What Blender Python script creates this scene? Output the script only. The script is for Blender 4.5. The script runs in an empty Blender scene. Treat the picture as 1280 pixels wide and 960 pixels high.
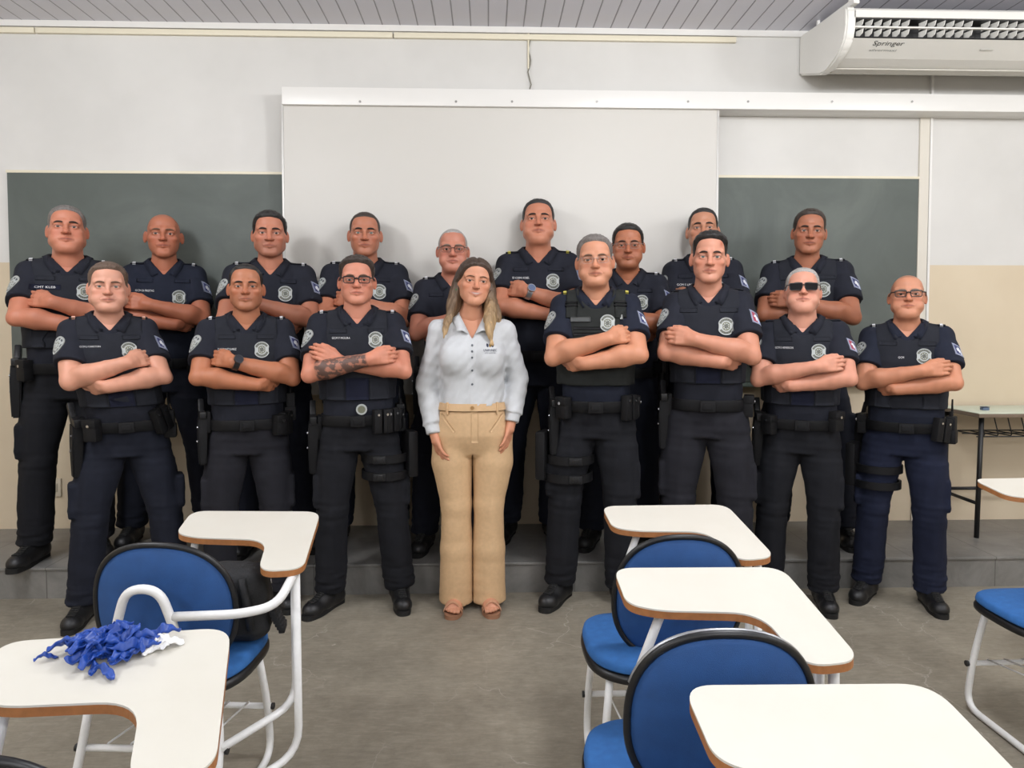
import bpy, bmesh, math, random
import numpy as np
from mathutils import Vector, Matrix
from mathutils.bvhtree import BVHTree

C = bpy.context.scene.collection
f32 = np.float32

# ------------------------------------------------------------------ camera model (1280x960)
FPX, PPX, PPY, CAMH = 880.0, 640.0, 440.0, 1.40
YAW, PITCH = math.radians(1.94), math.radians(2.3)
_F = np.array([math.sin(YAW)*math.cos(PITCH), math.cos(YAW)*math.cos(PITCH), -math.sin(PITCH)])
_R = np.array([math.cos(YAW), -math.sin(YAW), 0.0])
_U = np.cross(_R, _F)
def ray(x, y): return _F + _R*(x-PPX)/FPX - _U*(y-PPY)/FPX
def at_Y(x, y, Y):
    r = ray(x, y); t = Y/r[1]; return (r[0]*t, Y, CAMH+r[2]*t)
def at_z(x, y, z):
    r = ray(x, y); t = (z-CAMH)/r[2]; return (r[0]*t, r[1]*t, z)

# ------------------------------------------------------------------ colour and materials
def lin(r, g, b):
    def c(v):
        v /= 255.0
        return v/12.92 if v <= 0.04045 else ((v+0.055)/1.055)**2.4
    return (c(r), c(g), c(b), 1.0)

MATS = {}
def mat(name, col, rough=0.6, metal=0.0, noise=0.0, nscale=20.0, bump=0.0, bscale=200.0, spec=0.5,
        attr=None, sss=0.0, coat=0.0, stretch=None, trans=0.0):
    if name in MATS: return MATS[name]
    m = bpy.data.materials.new(name); m.use_nodes = True
    nt = m.node_tree; N = nt.nodes; L = nt.links
    p = N['Principled BSDF']
    p.inputs['Base Color'].default_value = col
    p.inputs['Roughness'].default_value = rough
    p.inputs['Metallic'].default_value = metal
    p.inputs['Specular IOR Level'].default_value = spec
    if sss:
        p.inputs['Subsurface Weight'].default_value = sss
        p.inputs['Subsurface Radius'].default_value = (0.012, 0.005, 0.003)
        p.inputs['Subsurface Scale'].default_value = 0.6
    if coat: p.inputs['Coat Weight'].default_value = coat
    if trans:
        p.inputs['Transmission Weight'].default_value = trans; p.inputs['IOR'].default_value = 1.10
    tc = N.new('ShaderNodeTexCoord'); src = tc.outputs['Object']
    if stretch:
        mp = N.new('ShaderNodeMapping'); mp.inputs['Scale'].default_value = stretch
        L.new(src, mp.inputs['Vector']); src = mp.outputs['Vector']
    cur = None
    if attr:
        a = N.new('ShaderNodeAttribute'); a.attribute_name = attr
        cur = a.outputs['Color']
    if noise:
        n = N.new('ShaderNodeTexNoise'); n.inputs['Scale'].default_value = nscale
        n.inputs['Detail'].default_value = 5.0
        L.new(src, n.inputs['Vector'])
        r = N.new('ShaderNodeMapRange')
        r.inputs['From Min'].default_value = 0.3; r.inputs['From Max'].default_value = 0.7
        r.inputs['To Min'].default_value = 1.0-noise; r.inputs['To Max'].default_value = 1.0+noise
        L.new(n.outputs['Fac'], r.inputs['Value'])
        x = N.new('ShaderNodeVectorMath'); x.operation = 'SCALE'
        if cur is not None: L.new(cur, x.inputs[0])
        else: x.inputs[0].default_value = col[:3]
        L.new(r.outputs['Result'], x.inputs['Scale']); cur = x.outputs['Vector']
    if cur is not None: L.new(cur, p.inputs['Base Color'])
    if bump:
        n2 = N.new('ShaderNodeTexNoise'); n2.inputs['Scale'].default_value = bscale
        n2.inputs['Detail'].default_value = 3.0
        L.new(src, n2.inputs['Vector'])
        b = N.new('ShaderNodeBump'); b.inputs['Strength'].default_value = bump
        b.inputs['Distance'].default_value = 0.004
        L.new(n2.outputs['Fac'], b.inputs['Height']); L.new(b.outputs['Normal'], p.inputs['Normal'])
    MATS[name] = m
    return m

# ------------------------------------------------------------------ objects
def tag(o, label, cat, group=None, kind=None):
    if label: o['label'] = label
    if cat: o['category'] = cat
    if group: o['group'] = group
    if kind: o['kind'] = kind
    return o
def empty(name, loc=(0, 0, 0), rz=0.0):
    o = bpy.data.objects.new(name, None); C.objects.link(o)
    o.location = loc; o.rotation_euler = (0, 0, rz); o.empty_display_size = 0.1
    return o
def link_mesh(name, me, mats, parent=None):
    o = bpy.data.objects.new(name, me); C.objects.link(o)
    for m in (mats if isinstance(mats, (list, tuple)) else [mats]): me.materials.append(m)
    if parent is not None: o.parent = parent
    return o
def from_np(name, V, F, mats, parent=None, smooth=True, mi=None):
    me = bpy.data.meshes.new(name)
    V = np.asarray(V, dtype=f32); 
    if isinstance(F, np.ndarray):
        k = F.shape[1]; n = F.shape[0]
        me.vertices.add(len(V)); me.vertices.foreach_set('co', V.ravel())
        me.loops.add(n*k); me.loops.foreach_set('vertex_index', F.astype(np.int32).ravel())
        me.polygons.add(n)
        me.polygons.foreach_set('loop_start', np.arange(0, n*k, k, dtype=np.int32))
        me.polygons.foreach_set('loop_total', np.full(n, k, dtype=np.int32))
        me.update(calc_edges=True)
    else:
        me.from_pydata([tuple(v) for v in V], [], F); me.update()
    if smooth: me.polygons.foreach_set('use_smooth', np.ones(len(me.polygons), dtype=bool))
    o = link_mesh(name, me, mats, parent)
    if mi is not None: me.polygons.foreach_set('material_index', np.asarray(mi, dtype=np.int32))
    return o
def color_attr(o, cols):
    me = o.data
    a = me.color_attributes.new('tint', 'FLOAT_COLOR', 'POINT')
    c = np.ones((len(me.vertices), 4), dtype=f32); c[:, :3] = cols
    a.data.foreach_set('color', c.ravel())

class MB:
    """collects simple solids into one mesh"""
    def __init__(s): s.b = bmesh.new(); s.mi = 0
    def _face(s, vs, smooth=False):
        try:
            f = s.b.faces.new(vs); f.smooth = smooth; f.material_index = s.mi; return f
        except ValueError: return None
    def box(s, lo, hi, bev=0.0, M=None, seg=2):
        t = bmesh.new()
        r = bmesh.ops.create_cube(t, size=1.0)
        c = [(a+b)/2 for a, b in zip(lo, hi)]; d = [b-a for a, b in zip(lo, hi)]
        for v in t.verts: v.co = Vector((c[0]+v.co.x*d[0], c[1]+v.co.y*d[1], c[2]+v.co.z*d[2]))
        if bev: bmesh.ops.bevel(t, geom=t.edges[:], offset=bev, segments=seg, affect='EDGES', profile=0.6)
        s.join(t, M, smooth=bool(bev))
    def join(s, t, M=None, smooth=False):
        mp = {}
        for v in t.verts: mp[v] = s.b.verts.new(M @ v.co if M is not None else v.co)
        for f in t.faces: s._face([mp[v] for v in f.verts], smooth or f.smooth)
        t.free()
    def tube(s, pts, r, seg=12, cyc=False, r2=None, caps=True):
        P = [Vector(p) for p in pts]; n = len(P); rings = []
        up = None
        for i, p in enumerate(P):
            if cyc: d = (P[(i+1) % n]-P[i-1])
            elif i == 0: d = P[1]-P[0]
            elif i == n-1: d = P[-1]-P[-2]
            else: d = (P[i+1]-p).normalized()+(p-P[i-1]).normalized()
            d.normalize()
            if up is None:
                up = Vector((0, 0, 1)) if abs(d.z) < 0.9 else Vector((0, 1, 0))
            a = d.cross(up)
            if a.length < 1e-5: a = d.cross(Vector((1, 0.3, 0)))
            a.normalize(); b = a.cross(d).normalized(); up = b
            rr = r if r2 is None else r+(r2-r)*i/(n-1)
            rings.append([s.b.verts.new(p+a*rr*math.cos(k*2*math.pi/seg)+b*rr*math.sin(k*2*math.pi/seg)) for k in range(seg)])
        for i in range(n if cyc else n-1):
            A, B = rings[i], rings[(i+1) % n]
            for k in range(seg): s._face([A[k], A[(k+1) % seg], B[(k+1) % seg], B[k]], True)
        if not cyc and caps:
            s._face(rings[0][::-1]); s._face(rings[-1])
    def prism(s, poly, z0, z1, mi_side=None, f=None):
        """extrude a 2-D outline; f maps (x,y,z) to the final point"""
        f = f or (lambda x, y, z: (x, y, z))
        a = [s.b.verts.new(f(x, y, z0)) for x, y in poly]; b = [s.b.verts.new(f(x, y, z1)) for x, y in poly]
        s._face(a[::-1]); s._face(b)
        keep = s.mi
        if mi_side is not None: s.mi = mi_side
        n = len(poly)
        for i in range(n): s._face([a[i], a[(i+1) % n], b[(i+1) % n], b[i]])
        s.mi = keep
    def build(s, name, mats, parent=None, loc=None, sm_angle=None, recalc=True):
        if recalc: bmesh.ops.recalc_face_normals(s.b, faces=s.b.faces[:])
        me = bpy.data.meshes.new(name); s.b.to_mesh(me); s.b.free()
        if sm_angle: 
            me.polygons.foreach_set('use_smooth', np.ones(len(me.polygons), dtype=bool))
            me.set_sharp_from_angle(angle=math.radians(sm_angle))
        o = link_mesh(name, me, mats, parent)
        if loc: o.location = loc
        return o
def fillet(pts, r, n=6):
    """round the inner corners of a polyline"""
    P = [Vector(p) for p in pts]; out = [P[0]]
    for i in range(1, len(P)-1):
        a, b, c = P[i-1], P[i], P[i+1]
        u = (a-b); v = (c-b); l = min(r, u.length*0.49, v.length*0.49)
        p0 = b+u.normalized()*l; p1 = b+v.normalized()*l
        for k in range(n+1):
            t = k/n; out.append(p0*(1-t)**2+b*2*t*(1-t)+p1*t*t)
    out.append(P[-1]); return out
def round_poly(pts, rads, n=7):
    """round the corners of a closed 2-D outline"""
    m = len(pts); out = []
    for i in range(m):
        a, b, c = Vector(pts[i-1]), Vector(pts[i]), Vector(pts[(i+1) % m])
        u = a-b; v = c-b; l = min(rads[i], u.length*0.48, v.length*0.48)
        if l < 1e-4: out.append((b.x, b.y)); continue
        p0 = b+u.normalized()*l; p1 = b+v.normalized()*l
        for k in range(n+1):
            t = k/n; p = p0*(1-t)**2+b*2*t*(1-t)+p1*t*t; out.append((p.x, p.y))
    return out

# ------------------------------------------------------------------ implicit surfaces
class Field:
    def __init__(s, lo, hi, h):
        s.h = h; s.lo = np.array(lo, dtype=f32)
        s.n = [int(math.ceil((b-a)/h))+1 for a, b in zip(lo, hi)]
        s.ax = [(lo[i]+h*np.arange(s.n[i])).astype(f32) for i in range(3)]
        s.D = np.full(s.n, 0.5, dtype=f32)
    def grids(s, sl=(slice(None),)*3):
        return (s.ax[0][sl[0]][:, None, None], s.ax[1][sl[1]][None, :, None], s.ax[2][sl[2]][None, None, :])
    def sl(s, lo, hi):
        out = []
        for i in range(3):
            a = int(math.floor((lo[i]-s.lo[i])/s.h)); b = int(math.ceil((hi[i]-s.lo[i])/s.h))+1
            a = max(0, min(a, s.n[i])); b = max(0, min(b, s.n[i])); out.append(slice(a, b))
        return tuple(out)
    def op(s, lo, hi, fn, k=0.01, mode='u'):
        m = k+3*s.h
        sl = s.sl([v-m for v in lo], [v+m for v in hi])
        A = s.D[sl]
        if A.size == 0: return
        B = fn(*s.grids(sl)).astype(f32)
        if mode == 'u':
            hh = np.maximum(k-np.abs(A-B), 0)/k
            s.D[sl] = np.minimum(A, B)-hh*hh*k*0.25
        elif mode == 's':
            B = -B
            hh = np.maximum(k-np.abs(A-B), 0)/k
            s.D[sl] = np.maximum(A, B)+hh*hh*k*0.25
    def cut(s, fn):
        s.D = np.maximum(s.D, fn(*s.grids()).astype(f32))
    # primitives
    def cone(s, a, b, ra, rb, k=0.01, mode='u', sq=None):
        a = np.array(a, float); b = np.array(b, float); r = max(ra, rb)
        ba = b-a; L = float(ba@ba)+1e-12
        def fn(X, Y, Z):
            px, py, pz = X-f32(a[0]), Y-f32(a[1]), Z-f32(a[2])
            t = np.clip((px*f32(ba[0])+py*f32(ba[1])+pz*f32(ba[2]))/f32(L), 0, 1)
            return np.sqrt((px-t*f32(ba[0]))**2+(py-t*f32(ba[1]))**2+(pz-t*f32(ba[2]))**2)-(f32(ra)+t*f32(rb-ra))
        s.op(np.minimum(a, b)-r, np.maximum(a, b)+r, fn, k, mode)
    def ell(s, c, r, k=0.01, mode='u', rot=None):
        c = np.array(c, float); r = np.array(r, float)
        R = None if rot is None else np.array(rot.to_3x3().transposed())
        m = float(r.max()) if rot is not None else None
        lo, hi = (c-r, c+r) if rot is None else (c-m, c+m)
        def fn(X, Y, Z):
            px, py, pz = X-f32(c[0]), Y-f32(c[1]), Z-f32(c[2])
            if R is not None:
                px, py, pz = [px*f32(R[i, 0])+py*f32(R[i, 1])+pz*f32(R[i, 2]) for i in range(3)]
            qx, qy, qz = px/f32(r[0]), py/f32(r[1]), pz/f32(r[2])
            k0 = np.sqrt(qx*qx+qy*qy+qz*qz)
            k1 = np.sqrt((qx/f32(r[0]))**2+(qy/f32(r[1]))**2+(qz/f32(r[2]))**2)+f32(1e-9)
            return k0*(k0-1)/k1
        s.op(lo, hi, fn, k, mode)
    def loft(s, rows, k=0.01, mode='u', e=2.4, zpad=0.0):
        """stack of super-ellipse sections: rows (z, cx, cy, a, b)"""
        Rr = sorted(rows); T = np.array(Rr, float)
        z0, z1 = T[0, 0], T[-1, 0]
        am, bm = T[:, 3].max(), T[:, 4].max()
        lo = (T[:, 1].min()-am, T[:, 2].min()-bm, z0); hi = (T[:, 1].max()+am, T[:, 2].max()+bm, z1)
        def fn(X, Y, Z):
            zz = Z.ravel()
            g = lambda j: np.interp(zz, T[:, 0], T[:, j]).astype(f32)[None, None, :]
            cx, cy, a, b = g(1), g(2), g(3), g(4)
            q = (np.abs((X-cx)/a)**e+np.abs((Y-cy)/b)**e)**(1.0/e)
            d = (q-1)*np.minimum(a, b)
            cap = np.maximum(Z-f32(z1), f32(z0)-Z)
            return np.maximum(d, cap)
        s.op(lo, hi, fn, k, mode)
    def mesh(s):
        D = s.D
        D[0] = np.maximum(D[0], 1e-4); D[-1] = np.maximum(D[-1], 1e-4)
        D[:, 0] = np.maximum(D[:, 0], 1e-4); D[:, -1] = np.maximum(D[:, -1], 1e-4)
        D[:, :, 0] = np.maximum(D[:, :, 0], 1e-4); D[:, :, -1] = np.maximum(D[:, :, -1], 1e-4)
        ins = D < 0
        nx, ny, nz = D.shape
        cnt = np.zeros((nx-1, ny-1, nz-1), dtype=np.int8)
        for i in (0, 1):
            for j in (0, 1):
                for k in (0, 1): cnt += ins[i:nx-1+i, j:ny-1+j, k:nz-1+k]
        act = (cnt > 0) & (cnt < 8)
        idx = np.argwhere(act)
        vid = np.full(act.shape, -1, dtype=np.int64); vid[act] = np.arange(len(idx))
        I, J, K = idx.T
        cor = {}
        for i in (0, 1):
            for j in (0, 1):
                for k in (0, 1): cor[(i, j, k)] = D[I+i, J+j, K+k]
        acc = np.zeros((len(idx), 3)); num = np.zeros(len(idx))
        keys = list(cor)
        for a in keys:
            for ax in range(3):
                if a[ax] == 0:
                    b = list(a); b[ax] = 1; b = tuple(b)
                    d0, d1 = cor[a], cor[b]
                    m = (d0 < 0) != (d1 < 0)
                    t = np.where(m, d0/np.where(m, d0-d1, 1), 0)
                    p = np.array(a, float)[None, :].repeat(len(idx), 0); p[:, ax] += t
                    acc += p*m[:, None]; num += m
        V = (idx+acc/num[:, None])*s.h+s.lo
        quads = []
        for ax in range(3):
            o = [1, 2, 0]; u, v = (ax+1) % 3, (ax+2) % 3
            sl0 = [slice(1, -1)]*3; sl1 = [slice(1, -1)]*3
            sl0[ax] = slice(0, -1); sl1[ax] = slice(1, None)
            A = ins[tuple(sl0)]; B = ins[tuple(sl1)]
            ch = np.argwhere(A != B)
            if len(ch) == 0: continue
            base = ch.copy(); base[:, u] += 1; base[:, v] += 1
            fl = A[tuple(ch.T)]
            def cell(du, dv):
                q = base.copy(); q[:, u] += du; q[:, v] += dv
                return vid[q[:, 0], q[:, 1], q[:, 2]]
            q = np.stack([cell(-1, -1), cell(0, -1), cell(0, 0), cell(-1, 0)], 1)
            q[~fl] = q[~fl][:, ::-1]
            quads.append(q)
        F = np.concatenate(quads) if quads else np.zeros((0, 4), int)
        F = F[(F >= 0).all(1)]
        return V.astype(f32), F
def relax(V, F, n=1, w=0.5):
    """Laplacian smoothing"""
    for _ in range(n):
        acc = np.zeros_like(V); num = np.zeros(len(V), dtype=f32)
        for i in range(4):
            a, b = F[:, i], F[:, (i+1) % 4]
            for c in range(3):
                acc[:, c] += np.bincount(a, V[b, c], len(V)).astype(f32)+np.bincount(b, V[a, c], len(V)).astype(f32)
            num += np.bincount(a, minlength=len(V))+np.bincount(b, minlength=len(V))
        V = V+(acc/np.maximum(num, 1)[:, None]-V)*w
    return V
_rs = np.random.RandomState(5)
_W = [(_rs.normal(size=3), _rs.uniform(0, 6.28)) for _ in range(24)]
def wob(X, Y, Z, sx, sy, sz, seed=0, n=6):
    """cheap smooth noise in about -1..1"""
    out = 0
    for i in range(n):
        w, ph = _W[(i*5+seed*7) % 24]
        out = out+np.sin(X*f32(w[0]*sx)+Y*f32(w[1]*sy)+Z*f32(w[2]*sz)+f32(ph+seed*1.7+i))
    return out/f32(n*0.6)
def sstep(a, b, x):
    t = np.clip((x-a)/(b-a), 0, 1); return t*t*(3-2*t)
def bvh_of(V, F): return BVHTree.FromPolygons([tuple(map(float, v)) for v in V], [tuple(map(int, f)) for f in F])

def shoot(bvh, p, d):
    h = bvh.ray_cast(Vector(p), Vector(d))
    return (h[0], h[1]) if h[0] is not None else (None, None)
def decal(bvh, center, direc, up, w, h, th, nu=8, nv=8, disc=False, notch=0.0, cell=None, lift=0.0):
    """a thin raised patch that follows the surface it sits on; returns V, F, material index"""
    d = Vector(direc).normalized(); u = d.cross(Vector(up)).normalized(); v = u.cross(d).normalized()
    c0 = Vector(center); pts = []
    def put(a, b):
        p = c0+u*a+v*b-d*0.4
        q, n = shoot(bvh, p, d)
        if q is None or (q-(c0+u*a+v*b)).length > 0.16:
            return None, None
        return q, n
    F = []; MI = []
    if disc:
        loc = [(0.0, 0.0)]
        for i in range(1, nv+1):
            for j in range(nu):
                t = 2*math.pi*j/nu
                rr = i/nv*(1-notch*math.exp(-((abs(math.cos(t))-1)/0.06)**2))
                loc.append((w/2*rr*math.cos(t), h/2*rr*math.sin(t)))
    else:
        loc = [(w*(i/nu-0.5), h*(j/nv-0.5)) for j in range(nv+1) for i in range(nu+1)]
    top = []; q_last = None
    for a, b in loc:
        q, n = put(a, b)
        if q is None: q, n = (q_last if q_last else (c0+u*a+v*b, -d))
        q_last = (q, n)
        top.append((q, n if n.dot(d) < 0 else -n))
    # even out the normals so that the patch stays smooth
    V = [q+n*(th+lift) for q, n in top]; V2 = [q-n*0.003 for q, n in top]
    m = len(V)
    def g(i, j): return 0 if i == 0 else 1+(i-1)*nu+(j % nu)
    if disc:
        for j in range(nu):
            F.append((0, g(1, j), g(1, j+1))); MI.append(cell(0, j) if cell else 0)
        for i in range(1, nv):
            for j in range(nu):
                F.append((g(i, j), g(i+1, j), g(i+1, j+1), g(i, j+1))); MI.append(cell(i, j) if cell else 0)
        rim = [g(nv, j) for j in range(nu)]
    else:
        for j in range(nv):
            for i in range(nu):
                a = j*(nu+1)+i; F.append((a, a+1, a+nu+2, a+nu+1)); MI.append(cell(i, j) if cell else 0)
        rim = [i for i in range(nu+1)]+[j*(nu+1)+nu for j in range(1, nv+1)]+[nv*(nu+1)+i for i in range(nu-1, -1, -1)]+[j*(nu+1) for j in range(nv-1, 0, -1)]
    for k in range(len(rim)):
        a, b = rim[k], rim[(k+1) % len(rim)]
        F.append((a, b, m+b, m+a)); MI.append(MI[-1] if not cell else cell(nv-1, 0) if disc else MI[0])
    F = [tuple(reversed(f)) for f in F]
    return np.array([tuple(p) for p in V+V2], dtype=f32), F, MI
_TXT = {}
def text_mesh(s):
    if s in _TXT: return _TXT[s]
    cu = bpy.data.curves.new('lettering', 'FONT'); cu.body = s; cu.align_x = 'CENTER'; cu.align_y = 'CENTER'
    cu.resolution_u = 2
    o = bpy.data.objects.new('lettering', cu); C.objects.link(o)
    dg = bpy.context.evaluated_depsgraph_get(); dg.update()
    me = o.evaluated_get(dg).to_mesh()
    V = np.array([tuple(v.co) for v in me.vertices], dtype=f32); F = [tuple(p.vertices) for p in me.polygons]
    o.evaluated_get(dg).to_mesh_clear()
    bpy.data.objects.remove(o); bpy.data.curves.remove(cu)
    if len(V):
        V[:, 0] -= (V[:, 0].min()+V[:, 0].max())/2; V[:, 1] -= (V[:, 1].min()+V[:, 1].max())/2
    _TXT[s] = (V, F); return _TXT[s]
def text_flat(s, width, height, M):
    """flat lettering of a given size placed by a matrix (x right, y up, z out of the surface)"""
    V, F = text_mesh(s)
    w = V[:, 0].max()-V[:, 0].min(); h = V[:, 1].max()-V[:, 1].min()
    out = [M @ Vector((v[0]*width/w, v[1]*height/h, 0)) for v in V]
    return np.array([tuple(p) for p in out], dtype=f32), F
def text_on(bvh, s, center, direc, up, width, height, lift=0.004):
    V, F = text_mesh(s)
    d = Vector(direc).normalized(); u = d.cross(Vector(up)).normalized(); v = u.cross(d).normalized()
    w = V[:, 0].max()-V[:, 0].min(); h = V[:, 1].max()-V[:, 1].min()
    out = []; last = None
    for p in V:
        q0 = Vector(center)+u*float(p[0]*width/w)+v*float(p[1]*height/h)
        q, n = shoot(bvh, q0-d*0.4, d)
        if q is None: q = last or q0
        last = q
        out.append(tuple(q-d*lift))
    return np.array(out, dtype=f32), F
# ------------------------------------------------------------------ people
def _cut_cone(fd, a, b, ra, rb, k=0.012, over=0.0):
    """cone with a flat end at b (sleeve, hem)"""
    a = np.array(a, float); b = np.array(b, float); r = max(ra, rb)+0.02
    ba = b-a; L = float(ba@ba); ln = math.sqrt(L); dn = ba/ln
    def fn(X, Y, Z):
        px, py, pz = X-f32(a[0]), Y-f32(a[1]), Z-f32(a[2])
        q = px*f32(ba[0])+py*f32(ba[1])+pz*f32(ba[2])
        t = np.clip(q/f32(L), 0, 1)
        d = np.sqrt((px-t*f32(ba[0]))**2+(py-t*f32(ba[1]))**2+(pz-t*f32(ba[2]))**2)-(f32(ra)+t*f32(rb-ra))
        return np.maximum(d, (q-f32(L))/f32(ln))
    fd.op(np.minimum(a, b)-r, np.maximum(a, b)+r, fn, k)
def _rbox(fd, c, h, r, k=0.006, M=None):
    c = np.array(c, float); h = np.array(h, float); R = None if M is None else np.array(M.to_3x3().transposed())
    m = float(np.linalg.norm(h)) if M is not None else None
    def fn(X, Y, Z):
        p = [X-f32(c[0]), Y-f32(c[1]), Z-f32(c[2])]
        if R is not None: p = [p[0]*f32(R[i, 0])+p[1]*f32(R[i, 1])+p[2]*f32(R[i, 2]) for i in range(3)]
        q = [np.abs(p[i])-f32(h[i]-r) for i in range(3)]
        o = np.sqrt(sum(np.maximum(x, 0)**2 for x in q))
        return o+np.minimum(np.maximum(np.maximum(q[0], q[1]), q[2]), 0)-f32(r)
    e = h if M is None else np.array([m, m, m])
    fd.op(c-e, c+e, fn, k)

BASE = dict(w=1.1, bw=1.0, belly=0.0, fat=0.0, jaw=1.0, nose=1.0, brow=1.0, nk=1.0, hyaw=0, hpitch=0, hroll=0, lean=0.0,
            face=1.0, rotz=0, up='R', uph='tuck', lowh='tuck', vest='navy', ear=1.0, eyeopen=.86, smile=0.0, fl=-0.13, fr=0.13, fly=0.0, fry=0.0,
            turnl=-12, turnr=12, hair='short', htop=0.012, hside=0.004, hline=0.078, recess=0.010, stubble=0.0, thigh=1.0)
HZ = 1.628   # head centre height in the 1.75 m model

def head_field(p, h=0.0023):
    w = p['w']; fat = p['fat']*.45; jw = p['jaw']
    fd = Field((-0.125, -0.155, 1.37), (0.125, 0.15, 1.765), h)
    o = lambda x, y, z: (x, y-0.005, HZ+z)
    fd.ell(o(0, .018, .032), (.0745*w, .094, .086), .01)
    fd.ell(o(0, -.035, .05), (.062*w, .055, .057), .02)
    fd.ell(o(0, -.026, -.025), ((.067+fat*.3)*w, .062, .088*p['face']), .02)
    fd.ell(o(0, -.068, -.058), (.034*w, .022, .028), .016)
    for s in (-1, 1):
        fd.cone(o(s*(.047+fat*.5)*jw*w, .0, -.058), o(s*.02*jw, -.066, -.094*p['face']), .024+fat*.3, .021, .022)
        fd.ell(o(s*(.044+fat*.2)*w, -.054, -.020), (.023, .022, .018), .014)
        fd.cone(o(s*.060*w, -.008, -.008), o(s*(.046+fat*.4)*jw*w, -.006, -.060), .018, .019, .018)
        fd.ell(o(s*.034*w, -.044, -.054), (.022, .026, .028), .014)
        if fat: fd.ell(o(s*.042*w, -.048, -.058), (.026+fat*.5, .03, .026), .02)
        fd.cone(o(s*.013, -.086, .026), o(s*.05*w, -.067, .025), .0115*p['brow'], .010, .014)
    fd.ell(o(0, -.074, -.097*p['face']), (.026*jw, .021, .019), .012)
    # sockets, lids, opening
    for s in (-1, 1):
        fd.ell(o(s*.034*w, -.101, .003), (.024*w, .023, .0135), .012, 's')
        fd.ell(o(s*.0325*w, -.0715, .003), (.0178, .0152, .0142), .006)
        fd.ell(o(s*.0325*w, -.0885, .0012), (.0158, .0115, .0056*p['eyeopen']), .002, 's')
    n = p['nose']
    fd.cone(o(0, -.084, .020), o(0, -.108, -.026), .0082, .0110*n, .012)
    fd.ell(o(0, -.110, -.029), (.0120*n, .0120, .0105), .008)
    for s in (-1, 1):
        fd.ell(o(s*.0135*n, -.097, -.032), (.0090*n, .012, .0085), .006)
        fd.ell(o(s*.0075*n, -.107, -.042), (.0045, .006, .004), .004, 's')
        fd.cone(o(s*.016*n, -.100, -.036), o(s*.031*w, -.084, -.062), .0032, .0022, .007, 's')
    sm = p['smile']
    for s in (-1, 1):
        fd.cone(o(0, -.0925, -.0550), o(s*.027*w, -.0825, -.0592+sm*.006), .0056, .0036, .006)
        fd.cone(o(0, -.0915, -.0670), o(s*.024*w, -.0825, -.0632+sm*.006), .0062, .0040, .006)
    nk = p['nk']
    fd.cone(o(0, .024, -.05), o(0, .036, -.22), (.058+fat*.3)*nk, (.064+fat*.4)*nk, .014)
    fd.cone(o(0, -.030, -.085), o(0, .0, -.16), .022+fat*.7, .040*nk, .016)
    if fat: fd.ell(o(0, -.03, -.105), (.045+fat*.4, .04, .022+fat*.2), .03)
    fd.bare = fd.D.copy()
    for s in (-1, 1):
        ex = .0790*w*p['ear']+.0010
        fd.ell(o(s*ex, .008, -.006), (.0085, .019, .031), .006, rot=Matrix.Rotation(s*-.50, 4, 'Z') @ Matrix.Rotation(.15, 4, 'X'))
        fd.ell(o(s*(ex+.010), -.002, -.003), (.006, .011, .020), .004, 's')
    for s in (-1, 1):
        fd.cone(o(s*.03, .036, -.165), o(s*.14, .03, -.235), .04, .03, .03)
    return fd

def profile(p, off=0.0):
    if p.get('prof'): return [(z, 0.0, cy, a+off, bb+off) for z, a, bb, cy in p['prof']]
    b = p['belly']; bw = p['bw']
    T = [(.80, .168, .108, .012), (.88, .176, .116, .010), (.95, .168, .116, .004), (1.02, .166, .118, -.004), (1.10, .168, .120, -.008),
         (1.20, .178, .124, -.006), (1.30, .188, .122, .002), (1.37, .182, .108, .012), (1.43, .150, .088, .020), (1.467, .105, .072, .026), (1.50, .068, .060, .03)]
    out = []
    for z, a, bb, cy in T:
        g = math.exp(-((z-1.06)/.13)**2)*b
        out.append((z, 0.0, cy-g*.75, a*bw+g*.45+off, bb*(.5+.5*bw)+g*.6+off))
    return out
def prof_at(p, z, off=0.0):
    T = np.array(profile(p, off)); return [float(np.interp(z, T[:, 0], T[:, j])) for j in (2, 3, 4)]

def arm_pts(p):
    dy = -p['belly']*.35-(.012 if p['vest'] in ('plate',) else 0.0)
    bx = .185*(.35+.65*p.get('sw', p['bw']))
    out = {}
    for side in 'LR':
        s = -1 if side == 'L' else 1
        S = (s*bx, .015, 1.408)
        isup = p['up'] == side
        ex = bx+.042
        if isup:
            E = (s*ex, -.150+dy, 1.192)
            if p['uph'] == 'out': W = (-s*.055, -.240+dy, 1.258); Hd = (-s*.88, .14, .16); N = (-s*.15, .95, -.1)
            else: W = (-s*.055, -.212+dy, 1.272); Hd = (-s*.80, .56, .18); N = (-s*.4, .9, 0)
        else:
            E = (s*ex, -.155+dy, 1.204)
            if p['lowh'] == 'out': W = (-s*.075, -.170+dy, 1.240); Hd = (-s*.83, -.25, .45); N = (-s*.25, .95, -.1)
            else: W = (-s*.050, -.205+dy, 1.160); Hd = (-s*.80, .60, -.08); N = (-s*.4, .85, .2)
        out[side] = dict(S=S, E=E, W=W, d=Hd, n=N, s=s)
    return out

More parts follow.
